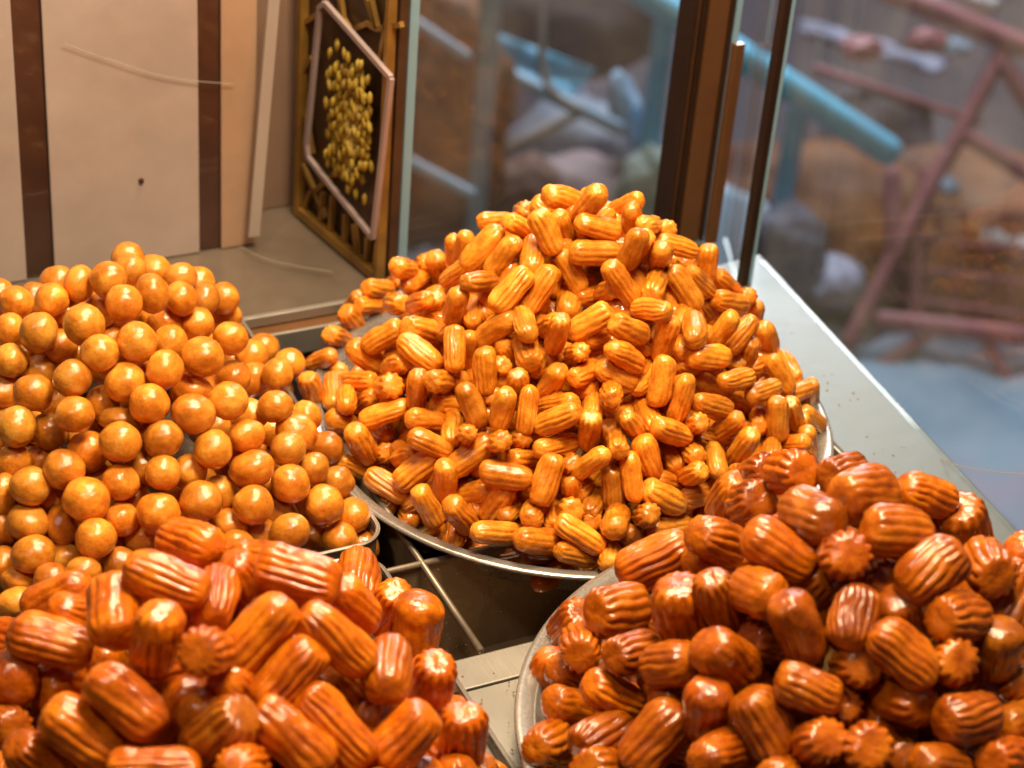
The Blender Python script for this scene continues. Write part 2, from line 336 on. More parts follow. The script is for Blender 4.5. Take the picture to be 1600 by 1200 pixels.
def rect_tray(name, x0, x1, y0, y1, zr, zf, cr, label):
    t = empty(name, ((x0+x1)/2, (y0+y1)/2, zf)); tag(t, label, 'tray', 'rectangular steel trays with rounded corners')
    cx, cy = t.location.x, t.location.y
    def loop(inset, z):
        pts = []
        for (sx, sy, a0) in ((1, -1, -90), (1, 1, 0), (-1, 1, 90), (-1, -1, 180)):
            r = max(cr-inset, 0.002)
            ox = (x1 if sx > 0 else x0)-sx*(inset+r); oy = (y1 if sy > 0 else y0)-sy*(inset+r)
            for k in range(9):
                a = math.radians(a0+k*90/8); pts.append((ox+r*math.cos(a)-cx, oy+r*math.sin(a)-cy, z-zf))
        return pts
    def loft(nm, prof, m, closed=False):
        bm = bmesh.new(); rings = [[bm.verts.new(p) for p in loop(i, z)] for i, z in prof]; n = len(rings[0])
        for q in range(len(rings)-1):
            for k in range(n): bm.faces.new([rings[q][k], rings[q][(k+1) % n], rings[q+1][(k+1) % n], rings[q+1][k]])
        if closed: bm.faces.new(rings[-1]); bm.faces.new(rings[0][::-1])
        bmesh.ops.recalc_face_normals(bm, faces=bm.faces[:])
        return from_bm(nm, bm, m, t, smooth=False)
    loft('basin', [(0.0032, zf-0.001), (0.0018, zr-0.003), (0.0030, zr-0.003), (0.0046, zf)], M_TRAY, True)
    loft('rim', [(0.0026, zr-0.0026), (0.0004, zr-0.002), (0.0, zr-0.0004), (0.0012, zr+0.0006), (0.0028, zr-0.0004), (0.0026, zr-0.0026)], M_STEEL)
    return t
rect_tray('rectangular_steel_tray', -0.452, -0.176, -0.083, 0.240, 0.0, -0.055, 0.022, 'rectangular steel tray with rounded corners under the round dough balls')
rect_tray('rectangular_steel_tray', -0.52, -0.1885, -0.46, -0.0865, -0.004, -0.058, 0.022, 'rectangular steel tray under the copper pastries at the lower left')

# ------------------------------------------------------------------ back wall, strips, lattice panel, glass
WY = 0.350
ZT = 0.62
def wx(px, py): return on_y(px, py, WY)[0]
xs = [wx(42, 430), wx(86, 425), wx(312, 380), wx(346, 370), wx(392, 362)]
def wallpanel(name, x0, x1, m, y=WY, th=0.012, label=None):
    o = box(name, x0, x1, y, y+th, ZD-0.001, ZT, m, bevel=0.0008)
    return o
back = empty('back_wall', (0, WY, ZD)); tag(back, kind='structure')
for nm, a, b, m, dy in (('panel', -1.0, xs[0], M_PANELG, 0), ('strip', xs[0]+0.0005, xs[1]-0.0005, M_STRIP, 0.003), ('panel', xs[1], xs[2], M_PANELG, 0),
                        ('strip', xs[2]+0.0005, xs[3]-0.0005, M_STRIP, 0.003), ('panel', xs[3], xs[4]+0.004, M_PANEL, 0)):
    rel(wallpanel(nm, a, b, m, WY+dy), back)
rel(box('panel', xs[4]+0.008, -0.052, 0.405, 0.417, ZD-0.001, ZT, M_PANELB), back)
rel(box('panel', xs[4]-0.002, xs[4]+0.007, WY+0.013, 0.41, ZD-0.001, ZT, M_PANELB), back)
sc_ = on_y(221, 283, WY-0.001); bm = bmesh.new(); bmesh.ops.create_cone(bm, cap_ends=True, segments=16, radius1=0.0024, radius2=0.0018, depth=0.002, matrix=Matrix.Translation(sc_) @ Matrix.Rotation(math.pi/2, 4, 'X'))
rel(from_bm('screw', bm, M_BRONZED, smooth=False), back)
# leaning polished strip
s0, s1 = on_y(396, 368, WY-0.012), on_y(432, -60, WY-0.012)
st = flatbar('metal_strip', s0, s1, (0.0048, 0, 0), (0, 0.002, 0), plain('pale_grey_trim', (0.36, 0.30, 0.26), 0.4, 0, 0.1, 8.0)); tag(st, 'narrow pale metal strip leaning against the back wall beside the brown panel', 'strip')
# lattice panel, seen edge-on: plane through pa, pb, vertical
pa, pb = hit(596, 446, ZD), hit(462, 331, ZD)
ax = (pb-pa)/np.linalg.norm(pb-pa); LEN = np.linalg.norm(pb-pa); nrm = np.array([ax[1], -ax[0], 0.0])
if nrm @ (CAM-pa) < 0: nrm = -nrm
def on_lat(px, py, o=0.0):
    p0 = pa+nrm*o; d = ray(px, py); t = ((p0-CAM)@nrm)/(d@nrm); return CAM+d*t
lat = empty('lattice_panel', tuple(pa)); tag(lat, 'dark side panel with gilded lattice and pewter six-sided outline beside glass edge', 'panel')
def ltbar(nm, a, b, hw, ht, m):
    d = (b-a)/np.linalg.norm(b-a); wv = np.cross(d, nrm); rel(flatbar(nm, a, b, wv*hw, nrm*ht, m), lat)
q = [pa-nrm*0.006, pb-nrm*0.006]
bm = bmesh.new(); hexa(bm, [tuple(q[0]), tuple(q[1]), tuple(q[1]-nrm*0.008), tuple(q[0]-nrm*0.008)]+[tuple(p+np.array([0, 0, ZT])) for p in (q[0], q[1], q[1]-nrm*0.008, q[0]-nrm*0.008)])
bmesh.ops.recalc_face_normals(bm, faces=bm.faces[:]); rel(from_bm('backing', bm, M_DARK), lat)
Z = np.array([0, 0, 1.0])
def LP(u, z): return pa+ax*u+Z*z
ltbar('stile', LP(0.004, 0), LP(0.004, 0.6), 0.0022, 0.004, M_GOLD); ltbar('stile', LP(LEN-0.005, 0), LP(LEN-0.005, 0.6), 0.003, 0.004, M_GOLD)
ltbar('bottom_rail', LP(0.008, 0.005), LP(LEN-0.010, 0.005), 0.004, 0.004, M_GOLD)
# gilded pattern: lower splayed bars, upper star bars
for pxs in (((470, 250), (492, 300)), ((492, 300), (530, 265)), ((475, 330), (485, 300)), ((505, 300), (500, 370)), ((520, 305), (515, 385)), ((540, 335), (538, 400)), ((553, 350), (562, 425)),
            ((575, 372), (572, 420)), ((590, 380), (585, 430)), ((492, 300), (510, 340)), ((530, 20), (548, 48)), ((548, 48), (575, 36)), ((575, 36), (590, 45)), ((590, 45), (628, 38)), ((580, 0), (590, 45)),
            ((612, 0), (595, 90)), ((530, -20), (538, 40)), ((560, -40), (590, 45)), ((470, 40), (500, 20)), ((470, 120), (488, 90)), ((478, 180), (488, 240))):
    a, b = on_lat(*pxs[0], o=-0.002), on_lat(*pxs[1], o=-0.002); ltbar('lattice_bar', a, b, 0.0022, 0.002, M_GOLD)
hx = [(500, 12), (508, 5), (611, 122), (603, 190), (583, 372), (481, 246), (479, 225)]
P = [on_lat(x, y, 0.006) for x, y in hx]
for i in range(len(P)): ltbar('outline_bar', P[i], P[(i+1) % len(P)], 0.0022, 0.002, M_MAUVE)
bm = bmesh.new(); r2 = random.Random(3)
for i in range(420):
    gx, gy = r2.gauss(0, 16), r2.gauss(0, 52)
    if abs(gx) > 36 or abs(gy-gx*0.9) > 105: continue
    c = on_lat(545+gx, 190+gy, 0.002+r2.random()*0.006)
    mtx = Matrix.Translation(c) @ Matrix.Rotation(r2.uniform(-.35, .35), 4, Vector(nrm)) @ Matrix.Diagonal((0.0026, 0.0030, 0.0065, 1))
    bmesh.ops.create_icosphere(bm, subdivisions=1, radius=1.0, matrix=mtx)
yb = from_bm('petal_garland', bm, M_YELLOW, smooth=True); tag(yb, 'streaky yellow-green garland hanging inside the six-sided outline', 'garland')

# glass panes
gx0 = on_y(622, 400, 0.264)[0]
g = empty('rear_glass_pane', (0.09, 0.264, ZD)); tag(g, 'upright rear glass pane between the lattice panel and the bronze post', 'glass pane')
rel(box('pane', gx0+0.0065, 0.222, 0.261, 0.267, ZD, ZT, M_GLASS), g)
rel(box('polished_edge', gx0-0.0015, gx0+0.006, 0.260, 0.268, ZD-0.0005, ZT, M_GEDGE), g)
# bronze post with stepped profile (tall, vertical), flange starting lower
pc = on_y(1070, 360, 0.245)
px0 = on_y(1036, 340, 0.245)[0]; px1 = on_y(1104, 378, 0.245)[0]; W_ = px1-px0
post = empty('bronze_corner_post', (px0, 0.245, ZD)); tag(post, 'tall stepped bronze metal corner post behind the middle heap', 'post')
def pst(nm, f0, f1, y0, y1, m, z1=ZT): rel(box(nm, px0+W_*f0, px0+W_*f1, y0, y1, ZD-0.001, z1, m, bevel=0.0006), post)
pst('fin', 0.0, 0.09, 0.238, 0.262, M_BRONZED)
pst('groove_face', 0.092, 0.20, 0.243, 0.262, M_BRONZE)
pst('fin', 0.202, 0.26, 0.239, 0.262, M_BRONZED)
pst('groove_face', 0.262, 0.34, 0.246, 0.262, M_BRONZED)
pst('main_face', 0.342, 0.74, 0.240, 0.262, M_BRONZE)
pst('fin', 0.742, 0.80, 0.236, 0.262, M_BRONZED)
ztop = on_x(1152, 70, px1)[2]
rel(box('flange', px1-W_*0.19, px1+W_*0.0, 0.2285, 0.2355, ZD-0.001, on_y(1150, 68, 0.232)[2], M_BRONZE, bevel=0.0006), post)
rel(box('seal', px1-W_*0.17, px1-W_*0.06, 0.2365, 0.262, ZD-0.001, ZT, M_GEDGE), post)
# right-hand panes along the ledge edge
def edge_pt(f, off): # point on ledge edge line, f metres from its rear end, off towards the inside
    inn = np.array([-ed[1], ed[0], 0.0])
    if inn[0] > 0: inn = -inn
    return e0+ed*f+inn*off
def pane(nm, a, b, th, m, z0, z1, parent):
    d = (b-a)/np.linalg.norm(b-a); nn = np.array([d[1], -d[0], 0])*th/2
    bm = bmesh.new(); pts = [a-nn, b-nn, b+nn, a+nn]
    hexa(bm, [(p[0], p[1], z0) for p in pts]+[(p[0], p[1], z1) for p in pts]); bmesh.ops.recalc_face_normals(bm, faces=bm.faces[:])
    o = from_bm(nm, bm, m); rel(o, parent) if parent else None; return o
sp = on_x(1148, 452, 0.244)
g2 = empty('side_glass_pane', tuple(edge_pt(0.4, 0.004))); tag(g2, 'long side glass pane standing on the pale ledge at the right', 'glass pane')
pane('pane', edge_pt(0.012, 0.004), edge_pt(1.0, 0.004), 0.005, M_GLASS, ZD+0.0005, ZT, g2)
g3 = empty('short_glass_pane', (px1, 0.2, ZD)); tag(g3, 'narrow glass pane between the bronze post and the thin dark strip', 'glass pane')
A_, B_ = np.array([px1+0.010, 0.232, 0]), np.array([sp[0], sp[1], 0])
pane('pane', A_, B_, 0.005, M_GLASS, ZD+0.0005, ZT, g3)
dd = (B_-A_)/np.linalg.norm(B_-A_)
seal = empty('dark_edge_strip', (sp[0], sp[1], ZD)); tag(seal, 'thin dark upright strip with chipped edge between two glass panes', 'strip')
rel(box('strip', sp[0]-0.0005, sp[0]+0.0060, sp[1]-0.010, sp[1]-0.001, ZD, ZT, M_BRONZED, bevel=0.0006), seal)
rel(box('glass_edge', sp[0]+0.0065, sp[0]+0.0095, sp[1]-0.010, sp[1]-0.001, ZD, ZT, M_GEDGE), seal)

def curve_pts(pts, n=24):
    pts = [np.asarray(p) for p in pts]; out = []
    for i in range(len(pts)-1):
        p0, p1, p2, p3 = pts[max(i-1, 0)], pts[i], pts[i+1], pts[min(i+2, len(pts)-1)]
        for k in range(n):
            t = k/n; out.append(tuple(0.5*((2*p1)+(-p0+p2)*t+(2*p0-5*p1+4*p2-p3)*t*t+(-p0+3*p1-3*p2+p3)*t**3)))
    out.append(tuple(pts[-1])); return out
def on_side(px, py):
    p0 = edge_pt(0.1, 0.008); nn = np.array([ed[1], -ed[0], 0]); d = ray(px, py); return CAM+d*(((p0-CAM)@nn)/(d@nn))
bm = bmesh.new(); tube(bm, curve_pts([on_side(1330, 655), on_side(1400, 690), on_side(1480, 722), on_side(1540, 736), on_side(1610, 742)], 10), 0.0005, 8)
c = from_bm('pale_streak', bm, M_STREAK, smooth=True); tag(c, 'thin added streak imitating a glint along the right glass pane', 'streak')  # solid streak added where light glints on the pane; no real string
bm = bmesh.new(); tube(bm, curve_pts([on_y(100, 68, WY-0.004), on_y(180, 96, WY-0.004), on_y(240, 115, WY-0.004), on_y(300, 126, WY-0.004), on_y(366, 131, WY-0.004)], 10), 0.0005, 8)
c = from_bm('pale_streak', bm, M_STREAK, smooth=True); tag(c, 'thin added streak imitating a gleam across the beige back wall', 'streak')  # another added streak, imitating a reflected gleam on the wall
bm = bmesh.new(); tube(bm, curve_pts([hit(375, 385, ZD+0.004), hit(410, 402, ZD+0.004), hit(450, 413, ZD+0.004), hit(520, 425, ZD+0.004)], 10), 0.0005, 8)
c = from_bm('pale_streak', bm, M_STREAK, smooth=True); tag(c, 'thin pale line on the steel deck below the lattice panel', 'streak')  # plain pale line across the deck

# ------------------------------------------------------------------ the market beyond the glass (blurred)
MS = 1.75                                         # the market floor lies below and well beyond the stall
GZ = -1.85
def atm(px, py, d): return at(px, py, d*MS)
frame = empty('blue_pipe_frame', tuple(atm(1200, 140, 2.7))); tag(frame, 'sky blue pipe frame with a thick sloping top rail', 'frame')
def fb(nm, a, b, r, m, par, d0, d1=None): rel(bar(nm, atm(*a, d0), atm(*b, d1 or d0), r*MS, m), par)
fb('top_rail', (940, -55), (1402, 246), 0.0195, M_CYAN, frame, 2.7)
for (x, y) in ((1040, 20), (1247, 165)):
    p = atm(x, y, 2.72); rel(bar('leg', p, (p[0], p[1], GZ+0.001), 0.0245, M_CYANP), frame)
p0 = atm(772, -60, 2.5); pole = empty('pale_blue_pole', (p0[0], p0[1], GZ)); tag(pole, 'pale blue upright pole seen through the rear glass', 'pole')
rel(bar('shaft', (p0[0], p0[1], GZ+0.01), p0, 0.022, plain('pale_blue_paint', (0.34, 0.45, 0.55), 0.4, 0, 0.1, 3.0)), pole)
bm = bmesh.new(); bmesh.ops.create_cone(bm, cap_ends=True, segments=24, radius1=0.12, radius2=0.09, depth=0.02, matrix=Matrix.Translation((p0[0], p0[1], GZ+0.011)))
rel(from_bm('foot', bm, M_PALEB), pole)
shelf = empty('pale_metal_rack', tuple(atm(690, 150, 2.3))); tag(shelf, 'pale metal rack of two slanting rods in front of brown goods', 'rack')
for a, b in (((636, 26), (735, 92)), ((626, 245), (742, 306))): fb('rod', a, b, 0.0065, M_PALEB, shelf, 2.3)
pl = atm(845, -60, 2.6); bm = bmesh.new(); tube(bm, curve_pts([atm(842, -60, 2.6), atm(846, 40, 2.6), atm(848, 110, 2.6), atm(870, 150, 2.6), atm(910, 172, 2.6)], 8), 0.0095, 10)
o = from_bm('grey_hose', bm, M_BEIGEB, smooth=True); tag(o, 'grey hose hanging in front of the sky blue tarp', 'hose')
tres = empty('crossed_poles', tuple(atm(880, 180, 2.75))); tag(tres, 'two pale poles crossing below the sky blue tarp', 'poles')
fb('pole', (780, 108), (975, 205), 0.010, M_PALEB, tres, 2.75); fb('pole', (778, 240), (905, 176), 0.008, M_BEIGEB, tres, 2.78)

def lump(name, c, size, m, seed, label, cat, amp=0.25, sub=4, rot=0.0):
    bm = bmesh.new(); bmesh.ops.create_icosphere(bm, subdivisions=sub, radius=1.0)
    for v in bm.verts:
        k = 1+amp*mnoise.noise(v.co*1.6+Vector((seed*3.1, 0, 0)))+amp*0.4*mnoise.noise(v.co*4+Vector((0, seed, 0)))
        v.co *= k
        v.co = Vector((v.co.x*size[0], v.co.y*size[1], v.co.z*size[2]))*MS
    o = from_bm(name, bm, m, smooth=True); o.location = c; o.rotation_euler = (0, rot, -YAW); tag(o, label, cat); return o
def sheet(name, corners, m, label, cat, th=0.004, amp=0.03, nx=18, ny=14, seed=1):
    th *= MS; amp *= MS; P = [np.asarray(c) for c in corners]; nn = np.cross(P[1]-P[0], P[3]-P[0]); nn /= np.linalg.norm(nn)
    bm = bmesh.new(); g0 = []
    for s in (0, 1):
        rows = []
        for j in range(ny+1):
            row = []
            for i in range(nx+1):
                u, v = i/nx, j/ny
                p = P[0]*(1-u)*(1-v)+P[1]*u*(1-v)+P[2]*u*v+P[3]*(1-u)*v
                h = amp*mnoise.noise(Vector((u*3+seed, v*3, seed)))+amp*0.3*mnoise.noise(Vector((u*9, v*9+seed, 1)))
                row.append(bm.verts.new(p+nn*(h+s*th)))
            rows.append(row)
        g0.append(rows)
    for s in (0, 1):
        R_ = g0[s]
        for j in range(ny):
            for i in range(nx): bm.faces.new([R_[j][i], R_[j][i+1], R_[j+1][i+1], R_[j+1][i]])
    A, B = g0
    ring = [(0, i) for i in range(nx)]+[(j, nx) for j in range(ny)]+[(ny, i) for i in range(nx, 0, -1)]+[(j, 0) for j in range(ny, 0, -1)]
    for k in range(len(ring)):
        a, b = ring[k], ring[(k+1) % len(ring)]; bm.faces.new([A[a[0]][a[1]], B[a[0]][a[1]], B[b[0]][b[1]], A[b[0]][b[1]]])
    bmesh.ops.recalc_face_normals(bm, faces=bm.faces[:])
    o = from_bm(name, bm, m, smooth=True); tag(o, label, cat); return o
sheet('blue_tarp', [atm(770, 50, 2.95), atm(930, 108, 2.95), atm(892, 158, 2.95), atm(770, 112, 2.95)], M_CYANP, 'sky blue tarp with a pointed corner behind the grey hose', 'tarp', amp=0.02)
lump('grey_sack', atm(835, 165, 3.15), (0.10, 0.06, 0.07), M_LAV, 3, 'lavender grey sack under the sky blue tarp', 'sack', rot=0.4)
lump('slate_sack', atm(910, 262, 3.05), (0.13, 0.10, 0.10), plain('slate_blue_sack', (0.18, 0.20, 0.26), 0.6, 0, 0.25, 5.0), 5, 'large slate blue sack low behind the top of the middle heap', 'sack', rot=-0.2)
lump('mauve_sack', atm(905, 320, 2.9), (0.10, 0.08, 0.07), plain('mauve_sack_cloth', (0.24, 0.16, 0.17), 0.7, 0, 0.2, 5.0), 8, 'mauve sack just above the top of the middle heap', 'sack')
lump('cyan_bag', atm(976, 165, 2.85), (0.022, 0.03, 0.045), M_PALEB, 11, 'small pale blue bag beside the crossed poles', 'bag', rot=-0.3)
lump('cyan_bag', atm(995, 200, 2.9), (0.020, 0.03, 0.024), M_PALEB, 12, 'smallest pale blue bag beside the blue leg', 'bag')
lump('green_grey_bag', atm(1010, 300, 2.8), (0.04, 0.04, 0.06), plain('pale_sage_plastic', (0.33, 0.40, 0.36), 0.5, 0, 0.2, 5.0), 14, 'pale sage plastic bag next to the bronze post', 'bag')
lump('brown_goods_heap', atm(690, 190, 2.75), (0.085, 0.08, 0.18), M_GOODS, 21, 'tall heap of brown and rust goods behind the two slanting rods', 'heap', 0.35)
lump('dark_crate_stack', atm(880, 20, 3.3), (0.16, 0.1, 0.10), M_GREY, 22, 'dark grey bundle above the sky blue tarp', 'bundle', 0.1)
lump('brown_bundle', atm(820, 310, 2.85), (0.06, 0.05, 0.06), plain('brown_cloth', (0.12, 0.055, 0.04), 0.8, 0, 0.3, 6.0), 24, 'brown cloth bundle at the foot of the pale blue pole', 'bundle')
lump('pale_sack', atm(1225, 395, 2.75), (0.055, 0.05, 0.07), M_LAV, 25, 'pale lavender sack right of the thin dark strip', 'sack')
lump('pale_sack', atm(1300, 440, 2.85), (0.045, 0.05, 0.03), M_LAV, 26, 'low pale sack above the ledge under the blue rail', 'sack')
sheet('light_blue_box_lid', [atm(1120, 282, 2.85), atm(1200, 318, 2.85), atm(1190, 520, 2.8), atm(1080, 500, 2.8)], plain('light_blue_board', (0.26, 0.34, 0.42), 0.5, 0, 0.15, 3.0), 'light blue board between the bronze post and the thin strip', 'board', th=0.02, amp=0.004)
lump('rust_goods_heap', atm(1300, 350, 3.15), (0.22, 0.15, 0.11), M_GOODS, 31, 'wide heap of rust brown goods under the blue rail', 'heap', 0.35)
lump('rust_goods_heap', atm(1560, 400, 3.20), (0.30, 0.15, 0.15), M_GOODS, 32, 'heap of rust brown goods inside the pink wire rack', 'heap', 0.3)
lump('dark_bundle', atm(1370, 240, 3.3), (0.10, 0.1, 0.10), M_GREY, 33, 'dark grey bundle behind the round end of the blue rail', 'bundle', 0.2)
sheet('grey_net', [atm(1250, 30, 3.25), atm(1480, 95, 3.25), atm(1470, 112, 3.2), atm(1250, 55, 3.2)], M_LAV, 'long grey folded net above the blue rail', 'net', amp=0.02)
for k, (x, y, sx, m, lb) in enumerate(((1450, 65, 0.03, M_PINK, 'round pink bundle above the grey net'), (1495, 72, 0.022, M_PALEB, 'small pale blue bundle beside the round pink one'), (1345, 75, 0.03, M_PINK, 'flat pink bundle at the left above the net'),
                                      (1505, 8, 0.05, M_WHITE, 'white bundle at the very top of the market view'), (1555, 375, 0.02, M_WHITE, 'white packet on the pink wire shelf'), (1595, 385, 0.02, M_WHITE, 'white packet at the right end of the wire shelf'), (1480, 290, 0.018, M_PALEB, 'small grey-green packet above the wire shelf'))):
    lump('cloth_bundle' if k < 4 else 'packet', atm(x, y, 3.0), (sx, 0.02, sx*0.6), m, 40+k, lb, 'bundle' if k < 4 else 'packet')
rack = empty('pink_wire_rack', tuple(atm(1450, 400, 2.95))); tag(rack, 'dusty pink folding wire rack with crossed legs and a gridded shelf', 'rack')
RK = 2.95
for a, b, r in (((1394, 262), (1397, 400), 0.0125), ((1482, 235), (1322, 545), 0.012), ((1570, 75), (1470, 265), 0.012), ((1558, 85), (1625, 190), 0.013), ((1500, 205), (1625, 285), 0.012),
                ((1370, -20), (1610, 78), 0.016), ((1440, 260), (1430, 500), 0.006), ((1365, 498), (1640, 530), 0.014), ((1270, 105), (1535, 192), 0.006)):
    rel(bar('rod', atm(*a, RK), atm(*b, RK), r*MS, M_PINK), rack)
for k in range(4):
    a, b = (1432-12*k, 325+46*k), (1640, 342+52*k); rel(bar('shelf_wire', atm(*a, RK+0.02), atm(*b, RK+0.02), 0.008, M_PINK), rack)
for k in range(5): rel(bar('shelf_wire', atm(1470+40*k, 322+5*k, RK+0.03), atm(1440+46*k, 505+6*k, RK+0.03), 0.0062, M_PINK), rack)
for a, b in (((1530, 512), (1610, 660)), ((1455, 520), (1365, 580))): rel(bar('rod', atm(*a, RK), atm(*b, RK), 0.016, M_PINK), rack)
for k in range(4): rel(bar('back_wire', atm(1282+30*k, 60+12*k, 3.1), atm(1250+32*k, 300+14*k, 3.1), 0.0062, M_BEIGEB), rack)
sheet('blue_ground_tarp', [hit(1310, 560, GZ+0.03), hit(1440, 505, GZ+0.03), hit(1750, 520, GZ+0.03), hit(1640, 900, GZ+0.03)], M_TARP, 'blue and lavender tarp spread on the ground at the right', 'tarp', amp=0.015, nx=24, ny=24)
bl = bar('brown_log', atm(1640, 610, 3.0), atm(1560, 800, 3.0), 0.062, plain('dark_brown_wood', (0.10, 0.05, 0.045), 0.6, 0, 0.3, 6.0)); tag(bl, 'thick dark brown pole slanting over the blue ground tarp', 'pole')

# ------------------------------------------------------------------ pastry meshes
def ridged_mesh(name, R, L, ridges, amp, star, seed, bend=0.0, m=None, res=6, nz=34):
    """a piped, fried stick along Z, half-length L/2, radius R; 'star' opens its +Z end into a flower"""
    rg = random.Random(seed); nt_ = ridges*res; V = []; F = []
    ph = rg.uniform(0, 6.28); tw = rg.uniform(-0.25, 0.25); so = Vector((seed*1.7, seed*0.3, 0))
    pw_ = rg.uniform(4.0, 6.5)
    ramp_ = [rg.uniform(0.55, 1.35) for _ in range(ridges)]
    smooth_side = rg.uniform(0, 6.28); sside = rg.uniform(0.0, 0.7); lump_ = rg.uniform(0.10, 0.19)
    for j in range(nz+1):
        s = j/nz
        zz = -math.cos(math.pi*s)
        zz = math.copysign(abs(zz)**0.9, zz)
        rr = max(0.0, 1-abs(zz)**pw_)**0.46
        z = zz*L/2
        flare = 0.0
        if star and s > 0.5:
            flare = 0.07*math.sin(min(1, (s-0.5)/0.42)*math.pi*0.5)
        for k in range(nt_):
            th = 2*math.pi*k/nt_
            wob = 0.10*mnoise.noise(Vector((math.cos(th)*0.9, math.sin(th)*0.9, zz*1.9))+so)
            w_ = abs(math.sin(ridges*(th+tw*zz+wob)/2+ph))
            fade = 1.0
            if not star or s < 0.5: fade = min(1, max(0, 0.93-abs(zz))*4.0)
            side = 0.5+0.5*math.cos(th-smooth_side)
            gi = ridges*(th+tw*zz)/(2*math.pi)+ph/math.pi
            am = amp*fade*(1-sside*side**2)*ramp_[int(math.floor(gi+0.5)) % ridges]*(0.8+0.7*mnoise.noise(Vector((math.cos(th)*1.5, math.sin(th)*1.5, zz*2.2))+so))
            am = max(0.0, am)
            if star and s > 0.62: am = max(am, amp*(0.8+1.5*(s-0.62)/0.38))*min(1, max(0, (rr-0.66)/0.25))
            r = R*(rr+flare*rr)*(1-am+am*(w_**0.8))
            p = Vector((r*math.cos(th), r*math.sin(th), z))
            n1 = mnoise.noise(p*(0.75/R)+so)*lump_+mnoise.noise(p*(2.4/R)+so)*0.05+mnoise.noise(p*(6.5/R)+so)*(0.012+0.07*max(0, abs(zz)-0.75))
            p = p*(1+n1*0.9); p.z = z*(1+n1*0.5)
            if star and s > 0.80: p.z -= (0.02-0.03*w_*min(1, max(0, (rr-0.6)/0.3))+0.02*(1-rr))*L*(s-0.80)/0.2
            p.x += bend*(p.z**2)/(L)
            V.append(p)
    for j in range(nz):
        for k in range(nt_):
            V0 = j*nt_+k; V1 = j*nt_+(k+1) % nt_
            F.append((V0, V1, V1+nt_, V0+nt_))
    me = bpy.data.meshes.new(name); me.from_pydata([tuple(v) for v in V], [], F); me.update()
    bm = bmesh.new(); bm.from_mesh(me); bmesh.ops.remove_doubles(bm, verts=bm.verts[:], dist=1e-5); bm.to_mesh(me); bm.free()
    me.polygons.foreach_set('use_smooth', [True]*len(me.polygons)); me.materials.append(m); return me
def ball_mesh(name, seed, m):
    bm = bmesh.new(); bmesh.ops.create_icosphere(bm, subdivisions=4, radius=1.0)
    rg = random.Random(seed); so = Vector((seed*2.3, seed, 0)); d = Vector((rg.gauss(0, 1), rg.gauss(0, 1), rg.gauss(0, 1))).normalized()
    d2 = Vector((rg.gauss(0, 1), rg.gauss(0, 1), rg.gauss(0, 1))).normalized()
    for v in bm.verts:
        n = v.co.normalized(); k = 1+0.07*mnoise.noise(n*1.1+so)+0.028*mnoise.noise(n*3+so)+0.010*mnoise.noise(n*8+so)
        q = n.dot(d)
        if seed % 3 == 0 and q > 0.955: k += (q-0.955)*1.4
        if seed % 4 == 1:
            q2 = n.dot(d2); k -= 0.10*max(0, (q2-0.75)/0.25)**2
        v.co = n*k
    me = bpy.data.meshes.new(name); bm.to_mesh(me); bm.free(); me.polygons.foreach_set('use_smooth', [True]*len(me.polygons)); me.materials.append(m); return me
# unit meshes: radius 1; the ridged ones have total length 2*aspect
BALLS = [ball_mesh('dough_ball', s, M_BALL) for s in range(1, 10)]
def family(m, tag_, asp, n, big):
    out = {'round': [], 'star': []}; nr = 15 if big else 12
    for s in range(n):
        out['round'].append(ridged_mesh(tag_, 1.0, 2*asp, nr+s % 3, (0.18, 0.14, 0.20, 0.09, 0.17, 0.19, 0.13, 0.18, 0.16)[s]*(0.8 if big else 0.85), False, s+3, bend=(0, 0.0, 0.12, -0.10, 0.05, 0.16, 0)[s % 7], m=m, res=7 if big else 6, nz=44 if big else 34))
        if s < max(3, n//2): out['star'].append(ridged_mesh(tag_, 1.0, 2*asp, nr-2+s % 2, 0.15, True, s+50, bend=(0, 0.06, -0.05)[s % 3], m=m, res=7 if big else 6, nz=44 if big else 34))
    return out
FS = family(M_SMALL, 'small_ridged_pastry', 1.75, 9, False)
FL = family(M_LARGE, 'large_ridged_pastry', 1.62, 8, True)
FR = family(M_LARGE, 'stubby_ridged_pastry', 1.38, 8, True)

# ------------------------------------------------------------------ digitised pieces (photograph pixels of crops: scale, x0, y0)
def parse(txt, sc, x0, y0):
    out = []
    for ln in txt.replace('\n', ';').split(';'):
        f = ln.split()
        if not f: continue
        star = f[-1] == 'E'
        if star: f = f[:-1]
        v = list(map(float, f))
        out.append((v, star, sc, x0, y0))
    return out
def ends(recs):                                   # x1 y1 x2 y2 w layer ; or x y w layer E (end-on)
    P = []
    for v, star, sc, x0, y0 in recs:
        if star:
            x, y, w_, l = v; x = x/sc+x0; y = y/sc+y0; w_ /= sc
            P.append(dict(a=(x+w_*0.12, y-w_*0.05), b=(x-w_*0.12, y+w_*0.05), w=w_, layer=l, star=True))
        else:
            a, b, c_, d, w_, l = v
            P.append(dict(a=(a/sc+x0, b/sc+y0), b=(c_/sc+x0, d/sc+y0), w=w_/sc, layer=l, star=False))
    return P
